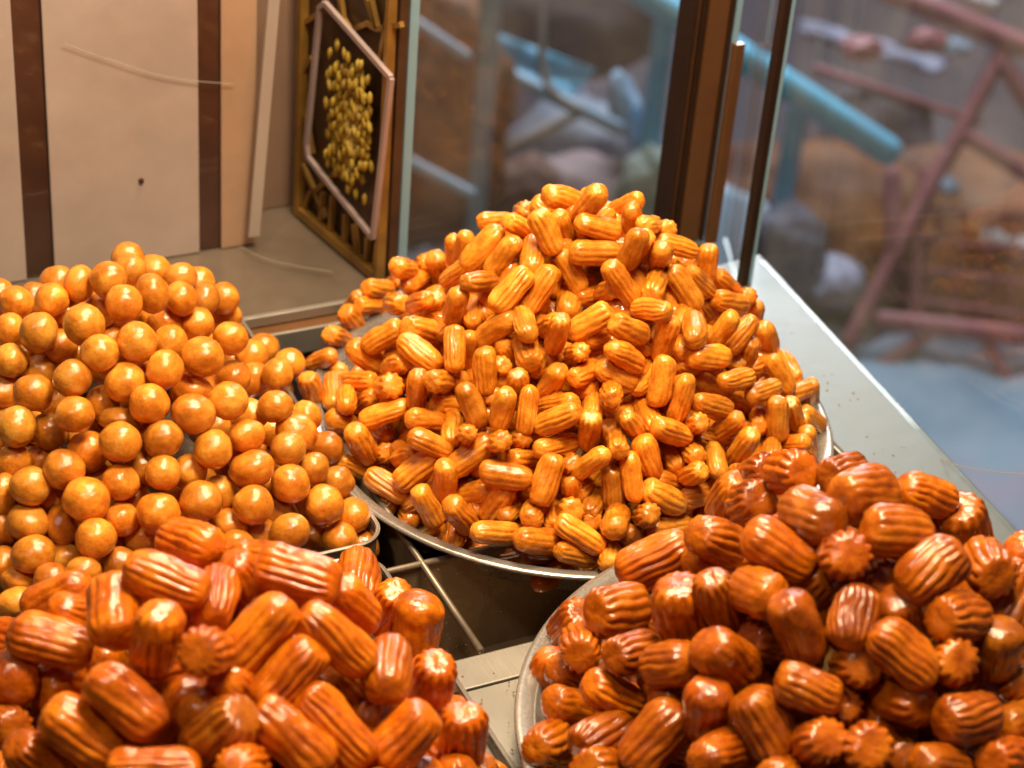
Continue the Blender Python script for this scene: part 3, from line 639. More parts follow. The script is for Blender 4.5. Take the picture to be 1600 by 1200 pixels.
BALL_TXT = """478 105 62 62 0 2;488 147 60 60 0 1;408 185 70 72 0 0;300 200 55 72 5 0;465 275 65 76 -15 0;570 235 62 82 8 0;678 255 57 67 0 0;580 150 50 40 0 2
675 180 52 45 0 1;765 255 48 55 0 1;840 255 52 56 0 1;745 195 32 34 0 2;740 350 56 52 0 1;840 330 50 32 0 2;865 405 68 62 0 0;620 350 70 48 0 1;515 420 76 78 0 0
640 420 55 48 0 1;760 475 82 75 0 0;618 520 68 75 10 0;375 460 71 71 0 0;380 300 58 64 0 2;315 355 78 78 0 0;245 312 52 52 0 1;195 258 53 60 0 0;212 190 50 36 0 2
60 270 55 50 0 0;125 255 28 40 0 1;145 383 70 78 0 0;35 375 46 55 0 0;0 250 30 40 0 1;228 435 62 60 0 1;105 460 50 48 0 2;38 487 56 57 0 0;150 535 62 50 0 1
10 600 60 58 0 1;125 610 75 72 0 0;272 555 75 68 0 0;468 570 78 75 0 0;560 650 72 79 15 0;385 650 64 68 0 2;720 600 82 60 0 1;855 640 78 70 0 0;725 690 88 72 8 0
875 550 58 50 0 1;950 560 56 72 0 1;945 470 55 60 0 1;990 440 48 46 0 1;870 490 42 32 0 2;1040 540 45 50 0 0;1085 500 48 46 -20 0;1035 595 55 45 0 1;1030 660 70 57 0 0
1145 700 58 52 0 1;1110 760 85 66 20 0;940 690 60 52 0 1;925 770 68 60 0 0;1080 820 70 66 0 0;800 820 68 80 0 0;945 895 88 68 -6 0;1228 815 55 65 0 1;1175 895 50 66 0 0
1265 945 60 56 0 0;1090 950 72 76 0 0;610 783 82 66 0 0;450 795 81 78 0 0;280 690 75 68 0 0;60 735 70 82 -15 0;185 755 62 78 0 1;215 640 44 50 0 2;455 712 50 30 0 2
330 830 76 84 0 1;315 762 60 30 0 2;610 910 68 66 0 0;710 905 55 60 0 1;800 745 55 34 0 2;535 890 46 60 0 1;452 945 71 68 0 0;240 895 78 78 0 0;155 872 30 34 0 2
50 865 62 60 15 1;115 960 80 75 0 0;15 990 40 68 0 0;325 1010 90 84 0 0;200 1010 58 52 0 2;595 1060 82 82 0 0;755 1015 84 76 0 0;820 985 54 66 0 1;950 1030 78 72 0 0
1215 1030 75 78 0 0;1325 1070 62 72 0 0;1120 1030 44 60 0 2;1040 1062 60 52 0 2;455 1082 68 66 0 1;105 1095 90 60 -18 0;235 1105 50 75 -10 1;358 1155 80 75 0 0;20 1110 40 66 0 1
1275 1160 69 63 0 0;860 1105 62 50 0 1;535 1150 54 48 0 2;660 1100 50 50 0 2;1010 950 45 50 0 2;500 1010 50 50 0 2;680 1010 45 50 0 2;1150 800 50 50 0 2"""
BALL_TXT2 = """175 820 120 92 -8 0;435 920 100 85 0 0;270 955 78 74 0 0;340 850 66 50 0 2;100 960 102 72 0 1;85 1072 105 80 0 0;15 870 65 80 0 1;625 872 85 80 0 1;920 740 85 60 0 2
755 745 82 58 0 2;620 780 34 36 0 2;280 535 66 66 0 2;40 750 62 52 0 2;640 960 70 60 0 2;440 1060 80 70 0 2;240 1080 80 70 0 2"""
BALL_TXT3 = """510 768 112 86 0 0;635 790 48 76 0 1;890 850 52 58 0 1;350 782 78 62 0 1;195 742 80 64 0 1;230 848 70 64 0 0;320 872 52 60 0 1;460 662 72 52 0 2;560 870 60 60 0 2;120 790 70 60 0 2"""
STRAY = [(604, 857, 17, 18), (624, 880, 20, 14)]
SM_B = """1143 90 1318 140 110 0;1400 62 1290 205 108 0;1560 115 1445 175 86 1;1280 215 1478 262 105 0;1058 165 88 2 E;1108 165 1198 352 112 0;1200 165 1250 310 86 1;885 212 990 212 78 1
1000 215 1078 255 88 1;955 235 798 418 112 0;1030 280 900 448 103 0;1093 434 1095 280 100 1;1250 345 1476 350 118 0;1575 250 1485 420 100 0;1215 335 1312 522 96 0;1420 395 1545 572 104 0
1418 520 95 1 E;473 398 585 432 100 0;525 505 645 425 88 0;622 392 72 2 E;665 345 705 512 102 1;748 300 762 392 72 1;805 285 782 375 82 1;812 398 716 480 78 1;780 480 944 470 96 0
1080 425 922 595 120 0;1185 412 1052 608 112 0;1250 628 1260 490 112 1;500 480 76 2 E;362 500 482 508 74 1;560 570 444 572 100 0;335 578 442 572 76 1;600 565 86 0 E
685 525 638 655 88 1;778 498 738 668 98 0;836 670 828 540 80 1;895 530 902 645 76 2;272 595 350 702 92 1;325 555 300 605 72 2;188 690 302 748 94 0;530 665 360 765 118 0
525 672 697 700 112 0;512 722 690 848 112 0;755 668 755 868 96 0;820 690 808 862 76 1;1020 622 845 742 108 0;1085 732 1040 590 100 0;1225 620 1178 785 98 0;1440 592 1256 706 110 0
1433 640 1600 724 108 0;885 763 888 968 104 0;955 738 1025 866 90 2;1086 832 1052 720 116 1;1120 850 1150 790 96 2;1285 790 92 2 E;1370 838 1548 928 108 0;1283 890 1360 850 86 1
1422 752 1580 848 108 0;1222 850 1140 968 96 2;1452 1010 1425 915 102 0;1320 940 1250 930 100 3;240 785 105 850 84 0;290 745 440 850 108 1;500 840 98 0 E;466 935 114 0 E
240 870 74 1 E;108 875 152 1022 92 0;225 1025 225 885 96 1;280 1055 285 925 100 0;402 905 282 905 82 1;372 990 84 1 E;595 858 583 1042 95 0;628 912 748 905 100 0;755 912 62 2 E
552 1008 342 1092 92 0;792 918 868 1105 104 0;992 942 938 1122 102 0;1082 928 1062 1142 98 0;1030 892 1030 985 92 1;1305 1035 1106 1112 112 0;1352 1038 1335 1206 106 0
1270 1000 1140 1025 96 1;672 1012 800 1015 108 1;542 1066 718 1090 100 0;1320 545 1400 520 84 3;1060 960 1130 1000 90 3;700 1080 780 1060 80 3;900 1050 980 1000 90 3;930 660 1000 720 90 3
960 890 1040 920 90 3;1180 700 1120 650 80 3;420 640 500 620 90 2;560 690 640 740 90 3;1090 1130 1180 1150 90 3;880 620 930 680 80 3"""
SM_C = """440 222 430 312 82 1;465 285 592 272 104 0;600 310 78 1 E;522 318 410 492 132 0;612 372 572 526 122 0;566 365 796 425 112 0;850 388 828 600 108 1;530 692 592 522 130 0
640 505 790 735 140 0;745 530 850 652 118 1;656 742 438 722 122 0;720 485 102 2 E;888 545 990 645 88 1;860 672 1066 720 116 0;1040 670 92 1 E;700 800 725 730 84 2;775 940 768 740 138 0
990 755 858 922 112 0;826 722 880 792 76 1;1090 770 945 968 108 0;652 775 572 1005 116 1;732 985 968 985 134 0;700 960 720 860 90 2;1100 705 1088 835 96 1;1130 805 1192 975 118 0"""
SM_E = """430 385 625 440 130 2;960 250 890 405 118 1;840 380 86 2 E;368 335 292 692 170 0;165 560 262 445 116 1;512 475 415 800 148 0;560 485 822 622 130 1;538 640 832 722 158 0
760 600 1032 722 132 1;716 528 980 480 150 0;920 440 1090 395 146 1;1078 335 1228 598 112 0;915 625 1155 540 148 0;1272 515 1155 320 120 1;1205 625 1335 565 80 1;1362 515 1358 725 112 1
1130 620 1135 930 165 0;1210 635 1285 850 112 1;1300 710 1448 842 130 1;1300 770 1345 930 112 1;1290 945 1155 958 120 1;1340 890 1350 1005 84 1;560 815 142 0 E;885 750 668 912 136 0
975 850 808 1095 160 0;1090 1100 1095 915 145 0;912 1115 1045 1040 122 1;290 845 180 650 140 1;262 812 530 920 168 0;70 735 205 925 132 1;185 890 272 1192 188 0;440 1110 345 955 142 1
615 1070 470 940 160 0;735 1185 670 950 136 0;545 1160 150 0 E;980 835 104 2 E;1290 975 1385 1130 106 1;40 1035 0 850 130 0;850 1150 980 1180 110 1;1180 1060 1290 1090 120 1
1000 760 1080 860 110 2;620 900 700 960 110 2;380 880 460 950 120 3;900 1000 1000 960 110 2;1180 780 1280 800 110 2;1000 1120 1100 1190 130 1;780 880 900 860 120 2"""
SM_G = """1195 790 1262 1045 148 1;688 1000 992 932 158 0;565 1052 705 1045 132 1;440 938 155 0 E;572 930 112 1 E;1205 995 950 1165 150 0;1090 735 1090 645 96 2;1260 1080 100 2 E;930 1090 92 1 E
1035 235 1235 155 120 2;790 120 110 2 E;380 620 104 2 E;440 420 66 2 E;220 882 130 0 E;600 800 680 860 120 3;820 960 760 900 120 3;1150 700 1250 760 140 3;480 500 560 440 120 3"""
SM_D = """28 178 158 238 98 1;118 222 212 358 106 0;352 252 528 325 92 0;345 342 84 1 E;245 332 84 1 E;478 325 305 458 108 0;68 352 205 412 82 1;185 402 350 512 98 0;690 268 512 408 108 0
502 355 492 525 100 0;388 462 470 618 92 0;690 470 556 505 108 1;508 512 612 640 106 0;636 392 848 438 110 0;762 445 652 598 112 0;738 585 795 498 82 1;940 335 872 532 120 0
600 640 805 648 94 0;772 668 955 682 110 0;838 622 862 498 98 0;942 592 1134 712 100 0;935 712 1105 752 80 1;1003 420 1008 535 100 1;1075 565 1112 468 92 1;992 560 106 0 E;930 610 930 518 84 1
1075 602 94 1 E;1163 380 1175 565 92 0;1232 322 1258 525 76 0;1155 665 1205 535 116 0;1285 455 1458 550 108 0;1436 518 1632 462 92 0;1302 575 104 0 E;1210 618 1292 728 98 1
1148 805 1172 680 100 0;1300 645 1480 595 98 1;1340 428 1455 452 84 1;525 262 525 200 72 1;1185 358 66 2 E;620 560 600 480 90 2;900 560 900 640 90 2;1050 470 1080 420 80 2"""
LG_L = """700 122 498 70 145 1;392 165 648 262 148 0;805 150 1058 245 160 0;710 138 845 312 145 1;660 310 688 215 148 1;292 218 72 312 98 1;358 422 352 198 162 0;32 370 292 442 165 0
200 305 295 378 100 1;512 282 468 512 158 0;566 442 725 430 152 0;905 275 698 492 165 0;992 412 808 602 162 0;945 305 1158 492 132 0;1045 215 1165 362 130 1;1125 270 1115 165 140 2
1252 228 1180 375 130 1;1312 252 1298 462 155 0;1208 592 1218 388 150 0;1372 455 1330 615 138 1;1450 595 1440 805 148 0;1345 615 1172 800 165 0;948 555 1152 792 152 0;790 610 1028 808 162 0
1000 500 1140 610 150 2;785 608 585 770 172 0;605 520 495 755 132 1;282 502 512 690 165 0;142 612 375 768 168 0;128 552 292 535 150 1;62 560 10 460 165 0;90 672 -60 665 128 0
35 715 225 850 148 0;335 805 625 815 130 0;688 805 832 788 130 0;700 510 790 630 150 2;1180 770 1120 720 100 2;-80 385 40 392 108 1;430 500 560 470 130 2;300 430 400 520 130 2
620 640 690 560 130 2;900 640 960 560 130 2;1130 480 1180 560 130 2;420 640 330 720 130 2;220 600 160 640 120 2;700 700 640 780 130 2;1150 640 1190 560 130 2;960 250 900 350 130 2
820 240 760 330 130 2;1380 760 1340 690 130 2;110 440 180 500 130 2;560 250 520 330 130 2;1010 800 900 850 140 2;200 840 330 860 140 1;-30 800 60 880 140 1"""
LG_R = """965 68 812 82 136 0;792 82 100 1 E;725 95 672 215 84 1;765 165 138 0 E;975 92 1125 62 112 1;1005 160 1210 122 160 0;1212 122 1392 168 124 0;1042 248 865 165 148 0;1102 250 1322 268 158 0
1398 150 1440 335 150 1;750 248 955 375 145 0;1052 330 145 0 E;578 248 748 322 140 0;362 385 592 298 168 0;1225 440 1412 300 162 0;1545 425 1432 300 150 0;1165 415 100 2 E
265 505 458 475 162 0;540 388 562 592 158 0;638 372 705 560 118 0;872 465 705 415 145 0;1012 388 900 452 130 1;1055 612 1105 422 142 0;868 438 955 652 148 0;748 592 885 590 120 1
1195 438 1255 600 152 1;1148 540 1318 712 148 0;1310 522 1495 508 155 0;1610 345 1528 555 148 0;1372 660 138 0 E;1540 520 1500 705 148 1;272 485 178 600 130 1;245 672 250 532 125 0
320 642 492 602 130 0;610 652 432 672 142 0;608 578 775 705 155 0;842 702 1040 772 140 0;1085 670 138 2 E;1312 790 1148 742 145 1;1332 842 1532 808 155 0;1518 862 1645 820 138 1
182 635 118 805 130 1;158 662 292 728 88 1;258 708 442 800 122 0;138 760 302 822 108 1;640 695 630 895 145 0;755 738 858 942 158 0;505 770 600 760 104 2;82 940 218 858 130 0
228 925 402 832 128 0;555 785 395 982 158 0;970 900 148 0 E;1120 918 150 0 E;585 968 760 898 140 0;228 975 405 1005 140 0;795 1020 925 985 128 0;1088 818 1272 880 130 2
1250 958 1435 978 138 0;1460 962 1622 938 140 0;1465 720 82 2 E;1560 722 110 2 E;128 978 232 968 92 1;1230 950 100 2 E;1302 210 72 2 E;1592 300 1640 380 120 1;1038 785 90 2 E
420 560 470 600 110 2;720 700 800 720 120 2;480 700 540 740 110 2;930 820 1010 830 110 2;1340 740 1400 700 110 2;1230 700 1300 660 120 2;700 880 780 860 120 2;1010 480 960 540 110 2
1420 620 1500 600 120 2;600 330 700 360 120 2;830 480 760 540 120 2;1120 600 1180 560 110 2;400 900 470 930 120 2;880 680 930 640 110 2;1520 780 1600 760 120 2;1040 990 1160 1010 140 1"""

# ------------------------------------------------------------------ heaps
def sup(dx, dy, p): return (abs(dx)**p+abs(dy)**p)**(1/p)
def mound(kind):
    if kind == 'C':
        hol = hit(885, 560, 0.075)
        def h(x, y):
            q = math.hypot(x-0.014, y-0.018)/0.185
            if q > 1.06: return None
            v = 0.006+0.172*(1-min(q, 1)**1.45)
            v -= 0.034*math.exp(-((x-hol[0])**2+(y-hol[1])**2)/(0.026**2))
            return v
        return h, (-0.19, 0.21, -0.18, 0.21)
    if kind == 'B':
        def h(x, y):
            q = sup((x+0.315)/0.137, (y-0.078)/0.160, 3.4)
            if q > 1.04: return None
            return 0.010+0.125*(1-min(q, 1)**1.6)
        return h, (-0.45, -0.18, -0.08, 0.24)
    if kind == 'L':
        def h(x, y):
            q = sup((x+0.355)/0.152, (y+0.272)/0.172, 2.6)
            if q > 1.05: return None
            return 0.008+0.140*(1-min(q, 1)**1.9)
        return h, (-0.51, -0.20, -0.45, -0.1)
    def h(x, y):
        q = math.hypot(x-0.006, y+0.370)/0.190
        if q > 1.06: return None
        return 0.020+0.165*(1-min(q, 1)**1.5)
    return h, (-0.19, 0.2, -0.57, -0.18)
def cast(h, px, py, kindname=''):
    d = ray(px, py); best = None
    for i in range(520):
        t = 0.75+i*0.0025; p = CAM+d*t; v = h(p[0], p[1])
        if v is None: continue
        g_ = p[2]-v
        if g_ <= 0: return t
        if best is None or g_ < best[0]: best = (g_, t)
    return best[1] if best else (CAM[2]/-d[2])
def build_heap(kind, recs, nominal, wmin, seed, nfill, zfloor):
    """recs: digitised; returns list of dicts with c, A, R, L, star, layer"""
    h, ext = mound(kind); rg = random.Random(seed); out = []
    for p in recs:
        ball = 'rx' in p
        cx, cy = (p['x'], p['y']) if ball else ((p['a'][0]+p['b'][0])/2, (p['a'][1]+p['b'][1])/2)
        t = cast(h, cx, cy, kind); d = ray(cx, cy)
        k = t*(d@fw)/FPX
        if ball:
            R = (p['rx']+p['ry'])/2*k; q = dict(c=CAM+d*t, R=R, rx=p['rx']*k, ry=p['ry']*k, ang=p['ang'], Lh=0.0, L=2*R, A=fw*0+rt, star=False)
        else:
            dx, dy = p['a'][0]-p['b'][0], p['a'][1]-p['b'][1]; La = math.hypot(dx, dy)*k; W = p['w']*k
            e = (rt*dx-up*dy); e /= np.linalg.norm(e); Ln = nominal*rg.uniform(0.9, 1.08)
            Ln = max(Ln, W*1.15)
            if p['star']: al = math.radians(rg.uniform(66, 84))
            else:
                ca = (La-W)/max(Ln-W, 1e-4)
                if ca >= 0.97: al = rg.uniform(-0.16, 0.16); Ln = max(La, Ln*0.9)
                else: al = math.acos(max(0.05, ca))*0.9
                if p['layer'] >= 1 and al > 0.9: al = 0.9     # partly hidden ones look short because something lies over them
            A = e*math.cos(al)-d*math.sin(al); A /= np.linalg.norm(A)
            q = dict(c=CAM+d*t, R=W/2, L=Ln, Lh=max(0, Ln/2-W/2), A=A, star=p['star'] or (al > 0.6 and rg.random() < 0.4) or rg.random() < 0.05)
        q.update(d=d, t=t, t0=t, layer=p['layer'], fixed=True, px=(cx, cy))
        q['t'] = t+p['layer']*q['R']*0.95+rg.uniform(-0.15, 0.15)*q['R']
        q['c'] = CAM+d*q['t']; out.append(q)
    Rm = float(np.median([q['R'] for q in out if q['layer'] == 0]))
    for q in out:
        lo, hi = (0.92, 1.25) if kind == 'B' else (0.88, 1.14)
        f = min(max(q['R'], lo*Rm), hi*Rm)/q['R']
        if kind == 'B': f *= 1.02; q['rx'] *= f; q['ry'] *= f
        q['R'] *= f
        if kind != 'B': q['L'] = min(max(q['L'], nominal*0.85), nominal*1.25); q['Lh'] = max(0, q['L']/2-q['R'])
    # pieces under and behind the digitised ones
    eps = 0.004; fills = []
    def normal(x, y):
        a, b, c_, d_ = h(x+eps, y), h(x-eps, y), h(x, y+eps), h(x, y-eps)
        if None in (a, b, c_, d_): return np.array([0, 0, 1.0])
        n = np.array([-(a-b)/(2*eps), -(c_-d_)/(2*eps), 1.0]); return n/np.linalg.norm(n)
    base = list(out)
    def inside(x, y, m_):
        if kind == 'C': return math.hypot(x-TC[0], y-TC[1]) < TR_-0.012-m_
        if kind == 'R': return math.hypot(x-RC[0], y-RC[1]) < RR-0.012-m_
        if kind == 'B': return -0.452+m_ < x < -0.176-m_ and -0.083+m_ < y < 0.240-m_
        return -0.52+m_ < x < -0.1885-m_ and -0.46+m_ < y < -0.0865-m_
    def near(c_, lst): return min((np.linalg.norm(c_-q['c']) for q in lst), default=9)
    for lay, off, sp_ in ((0, 0.15, 1.9), (1, 2.1 if kind in 'BC' else 2.7, 1.75), (2, 3.7 if kind in 'BC' else 4.3, 1.8)):
        acc = []
        for _ in range(nfill*9):
            x, y = rg.uniform(ext[0], ext[1]), rg.uniform(ext[2], ext[3]); v = h(x, y)
            if v is None or not inside(x, y, 0.0): continue
            n = normal(x, y); c_ = np.array([x, y, v])-n*off*Rm
            if c_[2] < zfloor+Rm*0.95: c_[2] = zfloor+Rm*0.95
            if not inside(c_[0], c_[1], Rm*0.9+(0.009 if lay else 0.004)): continue
            fx, fy = px_of(c_)
            if not (-330 < fx < 1800 and fy < 1560): continue
            if kind == 'C' and lay < 1 and math.hypot((fx-872)/75, (fy-562)/45) < 1: continue
            away = n@(c_-CAM) > -0.02
            if lay == 0:
                c_ = c_-n*Rm*(0.9 if away else 0.5)
                if near(c_, base) < Rm*(2.1 if away or fy > 1200 or fx < 0 else 3.0): continue
            else:
                if near(c_, base) < Rm*(1.25 if kind in 'BC' else 1.6): continue
                if away and lay == 2: continue
            if near(c_, acc) < Rm*sp_: continue
            if near(c_, fills) < Rm*1.5: continue
            A = np.array([rg.gauss(0, 1), rg.gauss(0, 1), rg.gauss(0, 1)]); A -= n*(A@n)*0.7; A /= np.linalg.norm(A)
            R = Rm*rg.uniform(0.88, 1.05); Ln = nominal*rg.uniform(0.9, 1.05) if nominal else 2*R
            dd_ = (c_-CAM); t = np.linalg.norm(dd_); dd_ = dd_/t
            q = dict(c=c_, R=R, L=Ln, Lh=max(0, Ln/2-R), A=A, star=rg.random() < 0.08, d=dd_, t=t, t0=t, layer=4+lay, fixed=False, rx=R, ry=R*rg.uniform(0.9, 1.05), ang=rg.uniform(0, 90), away=away)
            acc.append(q)
            if len(acc) > nfill: break
        fills += acc
    allp = out+fills
    n = len(allp); idx = np.arange(n)
    R = np.array([q['R'] for q in allp]); LH = np.array([q['Lh'] for q in allp]); A = np.array([q['A'] for q in allp])
    D = np.array([q['d'] for q in allp]); T = np.array([q['t'] for q in allp]); T0 = T.copy(); lay = np.array([q['layer'] for q in allp], float)
    S = np.array([-1.0, -0.33, 0.33, 1.0])
    cap = np.where(lay < 4, 1.5, 1.1)*R
    nd = len(out); FRAD = FPX*R/T
    PX = np.array([px_of(CAM+D[i]*T[i]) for i in range(n)])
    def order_pass(T):
        for i in range(nd):
            if lay[i] > 1: continue
            for j in range(nd):
                if lay[j] <= lay[i] or i == j: continue
                if math.hypot(*(PX[i]-PX[j])) < (FRAD[i]+FRAD[j])*1.15 and T[j] < T[i]+0.9*R[i]: T[j] = T[i]+0.9*R[i]
        return T
    T = order_pass(T); T0 = T.copy()
    for it in range(26):
        C = CAM+D*T[:, None]
        P = C[:, None, :]+A[:, None, :]*(LH[:, None]*S[None, :])[:, :, None]          # n,4,3
        near_ = np.linalg.norm(C[:, None]-C[None], axis=2) < (LH+R)[:, None]+(LH+R)[None]
        I, J = np.where(np.triu(near_, 1))
        dist = np.linalg.norm(P[I][:, :, None, :]-P[J][:, None, :, :], axis=3).reshape(len(I), -1).min(1)
        pen = (R[I]+R[J])*0.93-dist
        k = pen > 0; I, J, pen = I[k], J[k], pen[k]
        keyI = T[I]+lay[I]*0.006; keyJ = T[J]+lay[J]*0.006
        rear = np.where(keyI > keyJ, I, J)
        mv = np.zeros(n); np.maximum.at(mv, rear, pen*0.45)
        T = np.minimum(T+mv, T0+cap)
    drop = set()
    for i in range(nd, n):
        pi = np.array(px_of(CAM+D[i]*T[i]))
        for j in range(nd):
            la = FPX*LH[j]/T[j]; ax_ = np.array([A[j]@rt, -(A[j]@up)])*la
            dj = min(math.hypot(*(pi-PX[j]-ax_*s_)) for s_ in (-1, 0, 1))
            if dj < FRAD[j]+FRAD[i]*0.9 and T[i] < T[j]+R[j]*0.7:
                need = T[j]+R[j]*1.0-T[i]
                if lay[i] < 5 or need > 3.2*R[i]: drop.add(i); break
                T[i] += need
    for i, q in enumerate(allp):
        q['drop'] = i in drop
        f = T[i]/q['t0'] if q['fixed'] else 1.0             # keep the drawn size when a piece moved back
        q['c'] = CAM+D[i]*T[i]; q['t'] = T[i]
        if not q['fixed'] and not inside(q['c'][0], q['c'][1], Rm*0.9): q['drop'] = True
        if q['fixed']:
            for kk in ('R', 'L', 'rx', 'ry'):
                if kk in q: q[kk] *= f
        lowest = q['c'][2]-abs(q['A'][2])*q['Lh']-q['R']
        if lowest < zfloor: q['c'] = q['c']+np.array([0, 0, zfloor-lowest])
    return [q for q in allp if not q['drop']]

def ball_recs():
    out = []
    for txt, sc, x0, y0 in ((BALL_TXT, 2.4, 0, 360), (BALL_TXT2, 3.3333, 0, 620), (BALL_TXT3, 3.3333, 300, 600)):
        for v, _, sc, x0, y0 in parse(txt, sc, x0, y0):
            x, y, rx, ry, ang, l = v; out.append(dict(x=x/sc+x0, y=y/sc+y0, rx=rx/sc, ry=ry/sc, ang=ang, layer=l))
    return out
REC_C = ends(parse(SM_B, 2.791, 440, 270))+ends(parse(SM_C, 3.428, 860, 270))+ends(parse(SM_E, 4.444, 960, 480))+ends(parse(SM_G, 4.444, 680, 480))+ends(parse(SM_D, 2.553, 500, 580))
REC_L = ends(parse(LG_L, 2.0, 0, 800)); REC_R = ends(parse(LG_R, 1.951, 780, 700))

ORI = ((22, 'lying level'), (67, 'slanting up rightward'), (112, 'standing upright'), (157, 'slanting down rightward'), (181, 'lying level'))
def describe(q, ball):
    if q['star'] and abs(q['A']@fw) > 0.8: return 'with fluted end outward'
    if abs(q['A']@fw) > 0.86: return 'with rounded end outward'
    dx, dy = q['A']@rt, q['A']@up; a = math.degrees(math.atan2(dy, dx)) % 180
    return next(s for k, s in ORI if a < k)
def zone(px, py, cx, top, bot, half):
    v = (py-top)/(bot-top); hpos = (px-cx)/half
    row = 'crest' if v < 0.13 else 'upper' if v < 0.33 else 'middle' if v < 0.55 else 'lower' if v < 0.78 else 'foot'
    col = 'far left' if hpos < -0.6 else 'left' if hpos < -0.2 else 'centre' if hpos < 0.2 else 'right' if hpos < 0.6 else 'far right'
    return row, col
def place(allp, kind, fam, name, cat, group, noun, heapname, frame_, maxn=300, tonebase=1.0):
    cx, top, bot, half = frame_
    rg = random.Random(len(allp)); inst = []
    cam_ = CAM
    WF = {'C': 1.02, 'L': 1.03, 'R': 1.05, 'B': 1}[kind]
    order = sorted(range(len(allp)), key=lambda i: (allp[i]['layer'], allp[i].get('away', False)))
    extra = []
    for rank, i in enumerate(order):
        q = allp[i]
        if kind == 'B':
            me = rg.choice(BALLS)
            a = math.radians(q['ang']); e1_ = rt*math.cos(a)-up*math.sin(a); e2_ = rt*math.sin(a)+up*math.cos(a); e3_ = np.cross(e1_, e2_)
            r3 = (q['rx']+q['ry'])/2
            B = Matrix(((e1_[0]*q['rx'], e2_[0]*q['ry'], e3_[0]*r3, 0), (e1_[1]*q['rx'], e2_[1]*q['ry'], e3_[1]*r3, 0), (e1_[2]*q['rx'], e2_[2]*q['ry'], e3_[2]*r3, 0), (0, 0, 0, 1)))
            # rotate the mesh only when the ball is nearly round, so the drawn outline stays
            rot = Quaternion((rg.gauss(0, 1), rg.gauss(0, 1), rg.gauss(0, 1), rg.gauss(0, 1))).normalized().to_matrix().to_4x4()
            M = Matrix.Translation(q['c']) @ B @ rot
        else:
            lst = fam['star'] if q['star'] else fam['round']; me = rg.choice(lst)
            A = Vector(q['A']); asp = {'C': 1.75, 'L': 1.62, 'R': 1.38}[kind]
            flip = (not q['star']) and rg.random() < 0.5
            rotq = (A if not flip else -A).to_track_quat('Z', 'Y').to_matrix().to_4x4()
            M = Matrix.Translation(q['c']) @ rotq @ Matrix.Rotation(rg.uniform(0, 6.28), 4, 'Z') @ Matrix.Diagonal((q['R']*WF, q['R']*WF*rg.uniform(0.93, 1.03), q['L']*1.03/(2*asp), 1))
        if rank >= maxn: extra.append((me, M)); continue
        o = bpy.data.objects.new(name, me); COL.objects.link(o); o.matrix_world = M
        tn = rg.gauss(1.0, 0.10)*tonebase
        if kind in 'CB' and rg.random() < 0.06: tn *= 0.72
        if kind in 'LR': tn = rg.gauss(1.0, 0.16)*tonebase
        gsh = rg.gauss(1.0, 0.06)
        o.color = (min(1.3, max(0.55, tn)), max(0.4, tn*gsh), max(0.4, tn*gsh*gsh), 1)
        o['category'] = cat; o['group'] = group
        px, py = px_of(q['c'])
        vis = 'fully exposed' if q['layer'] == 0 else 'half covered' if q['layer'] == 1 else 'mostly buried'
        row, col_ = zone(px, py, cx, top, bot, half)
        size = ''
        if kind == 'B':
            size = 'oval' if abs(q['rx']/q['ry']-1) > 0.16 else 'small' if q['R'] < 0.0145 else 'large' if q['R'] > 0.0172 else 'round'
            key = '%s golden %s, %s, %s %s of heap' % (size, noun, vis, row, col_)
        else:
            key = '%s %s, %s, %s %s of heap' % (noun, describe(q, False), vis, row, col_)
        inst.append((key, px, py, o))
    groups = {}
    for k, px, py, o in inst: groups.setdefault(k, []).append((px, py, o))
    ordn = ['first', 'second', 'third', 'fourth', 'fifth', 'sixth', 'seventh', 'eighth', 'ninth', 'tenth', 'eleventh', 'twelfth', 'thirteenth', 'fourteenth', 'fifteenth', 'sixteenth', 'seventeenth', 'eighteenth', 'nineteenth', 'twentieth', 'twenty-first', 'twenty-second', 'twenty-third', 'twenty-fourth', 'twenty-fifth', 'twenty-sixth', 'twenty-seventh', 'twenty-eighth', 'twenty-ninth', 'thirtieth']
    for k, lst in groups.items():
        lst.sort(key=lambda s: s[0])
        for i, (px, py, o) in enumerate(lst):
            if len(lst) == 1: o['label'] = k
            elif len(lst) == 2: o['label'] = k+(', left one' if i == 0 else ', right one')
            elif i == 0: o['label'] = k+', leftmost'
            elif i == len(lst)-1: o['label'] = k+', rightmost'
            elif i < 30: o['label'] = k+', %s from left' % ordn[i]
            else: o['label'] = k+', further right'
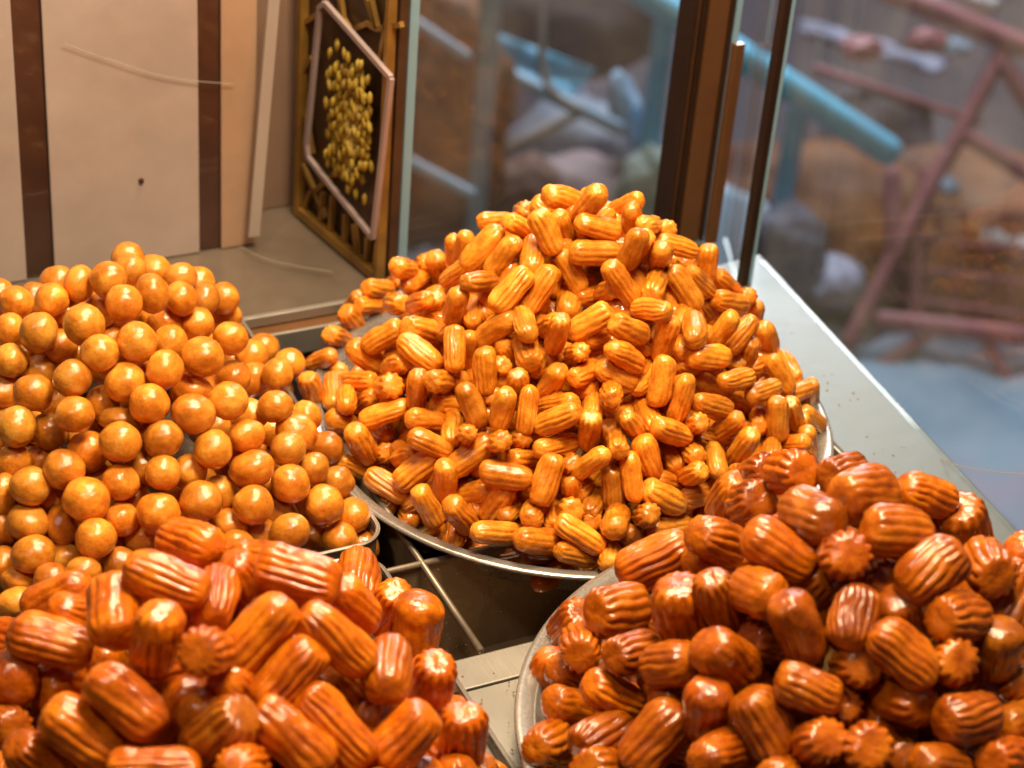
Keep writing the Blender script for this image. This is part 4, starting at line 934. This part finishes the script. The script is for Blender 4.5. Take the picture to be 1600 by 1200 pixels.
    if extra:
        VV, FF, base_ = [], [], 0
        for me, M in extra:
            nv = len(me.vertices); co = np.empty(nv*3); me.vertices.foreach_get('co', co); co = co.reshape(-1, 3)
            mm = np.array(M); VV.append(co@mm[:3, :3].T+mm[:3, 3])
            for f in me.polygons: FF.append([v+base_ for v in f.vertices])
            base_ += nv
        m2 = bpy.data.meshes.new(name+'_mass'); m2.from_pydata(np.vstack(VV).tolist(), [], FF); m2.materials.append(extra[0][0].materials[0])
        m2.polygons.foreach_set('use_smooth', [True]*len(m2.polygons))
        o = put(name+'_mass', m2); tag(o, 'deeply buried %s filling the inside of %s' % (noun+'s' if noun[-1] != 'y' else noun[:-1]+'ies', heapname), cat, group, 'stuff')

PB = build_heap('B', ball_recs(), 0, 0.016, 1, 130, -0.052)
PC = build_heap('C', REC_C, 0.0355, 0.01, 2, 190, -0.031)
PL = build_heap('L', REC_L, 0.0445, 0.016, 3, 100, -0.056)
PR = build_heap('R', REC_R, 0.0405, 0.016, 4, 100, -0.008)
for sx, sy, rx, ry in STRAY:
    d = ray(sx, sy); z = -0.072 if sx < 615 else -0.08; t = (z-CAM[2])/d[2]; k = t*(d@fw)/FPX
    PB.append(dict(c=CAM+d*t, R=rx*k, rx=rx*k*1.0, ry=rx*k, ang=0, A=rt, L=0, Lh=0, star=False, d=d, t=t, t0=t, layer=1, fixed=True))
place(PB, 'B', None, 'dough_ball', 'dough ball', 'golden dough balls heaped in the rectangular tray', 'dough ball', 'the ball heap', (300, 395, 960, 330))
place(PC, 'C', FS, 'small_ridged_pastry', 'pastry', 'small ridged pastries heaped on the middle round tray', 'small pastry', 'the middle heap', (885, 290, 890, 410))
place(PL, 'L', FL, 'large_ridged_pastry', 'pastry', 'large ridged pastries heaped at the lower left', 'large pastry', 'the lower left heap', (380, 810, 1200, 390), tonebase=1.04)
place(PR, 'R', FR, 'stubby_ridged_pastry', 'pastry', 'stubby copper pastries heaped at the lower right', 'stubby pastry', 'the lower right heap', (1220, 710, 1200, 400), tonebase=0.74)
print('pieces', len(PB), len(PC), len(PL), len(PR))
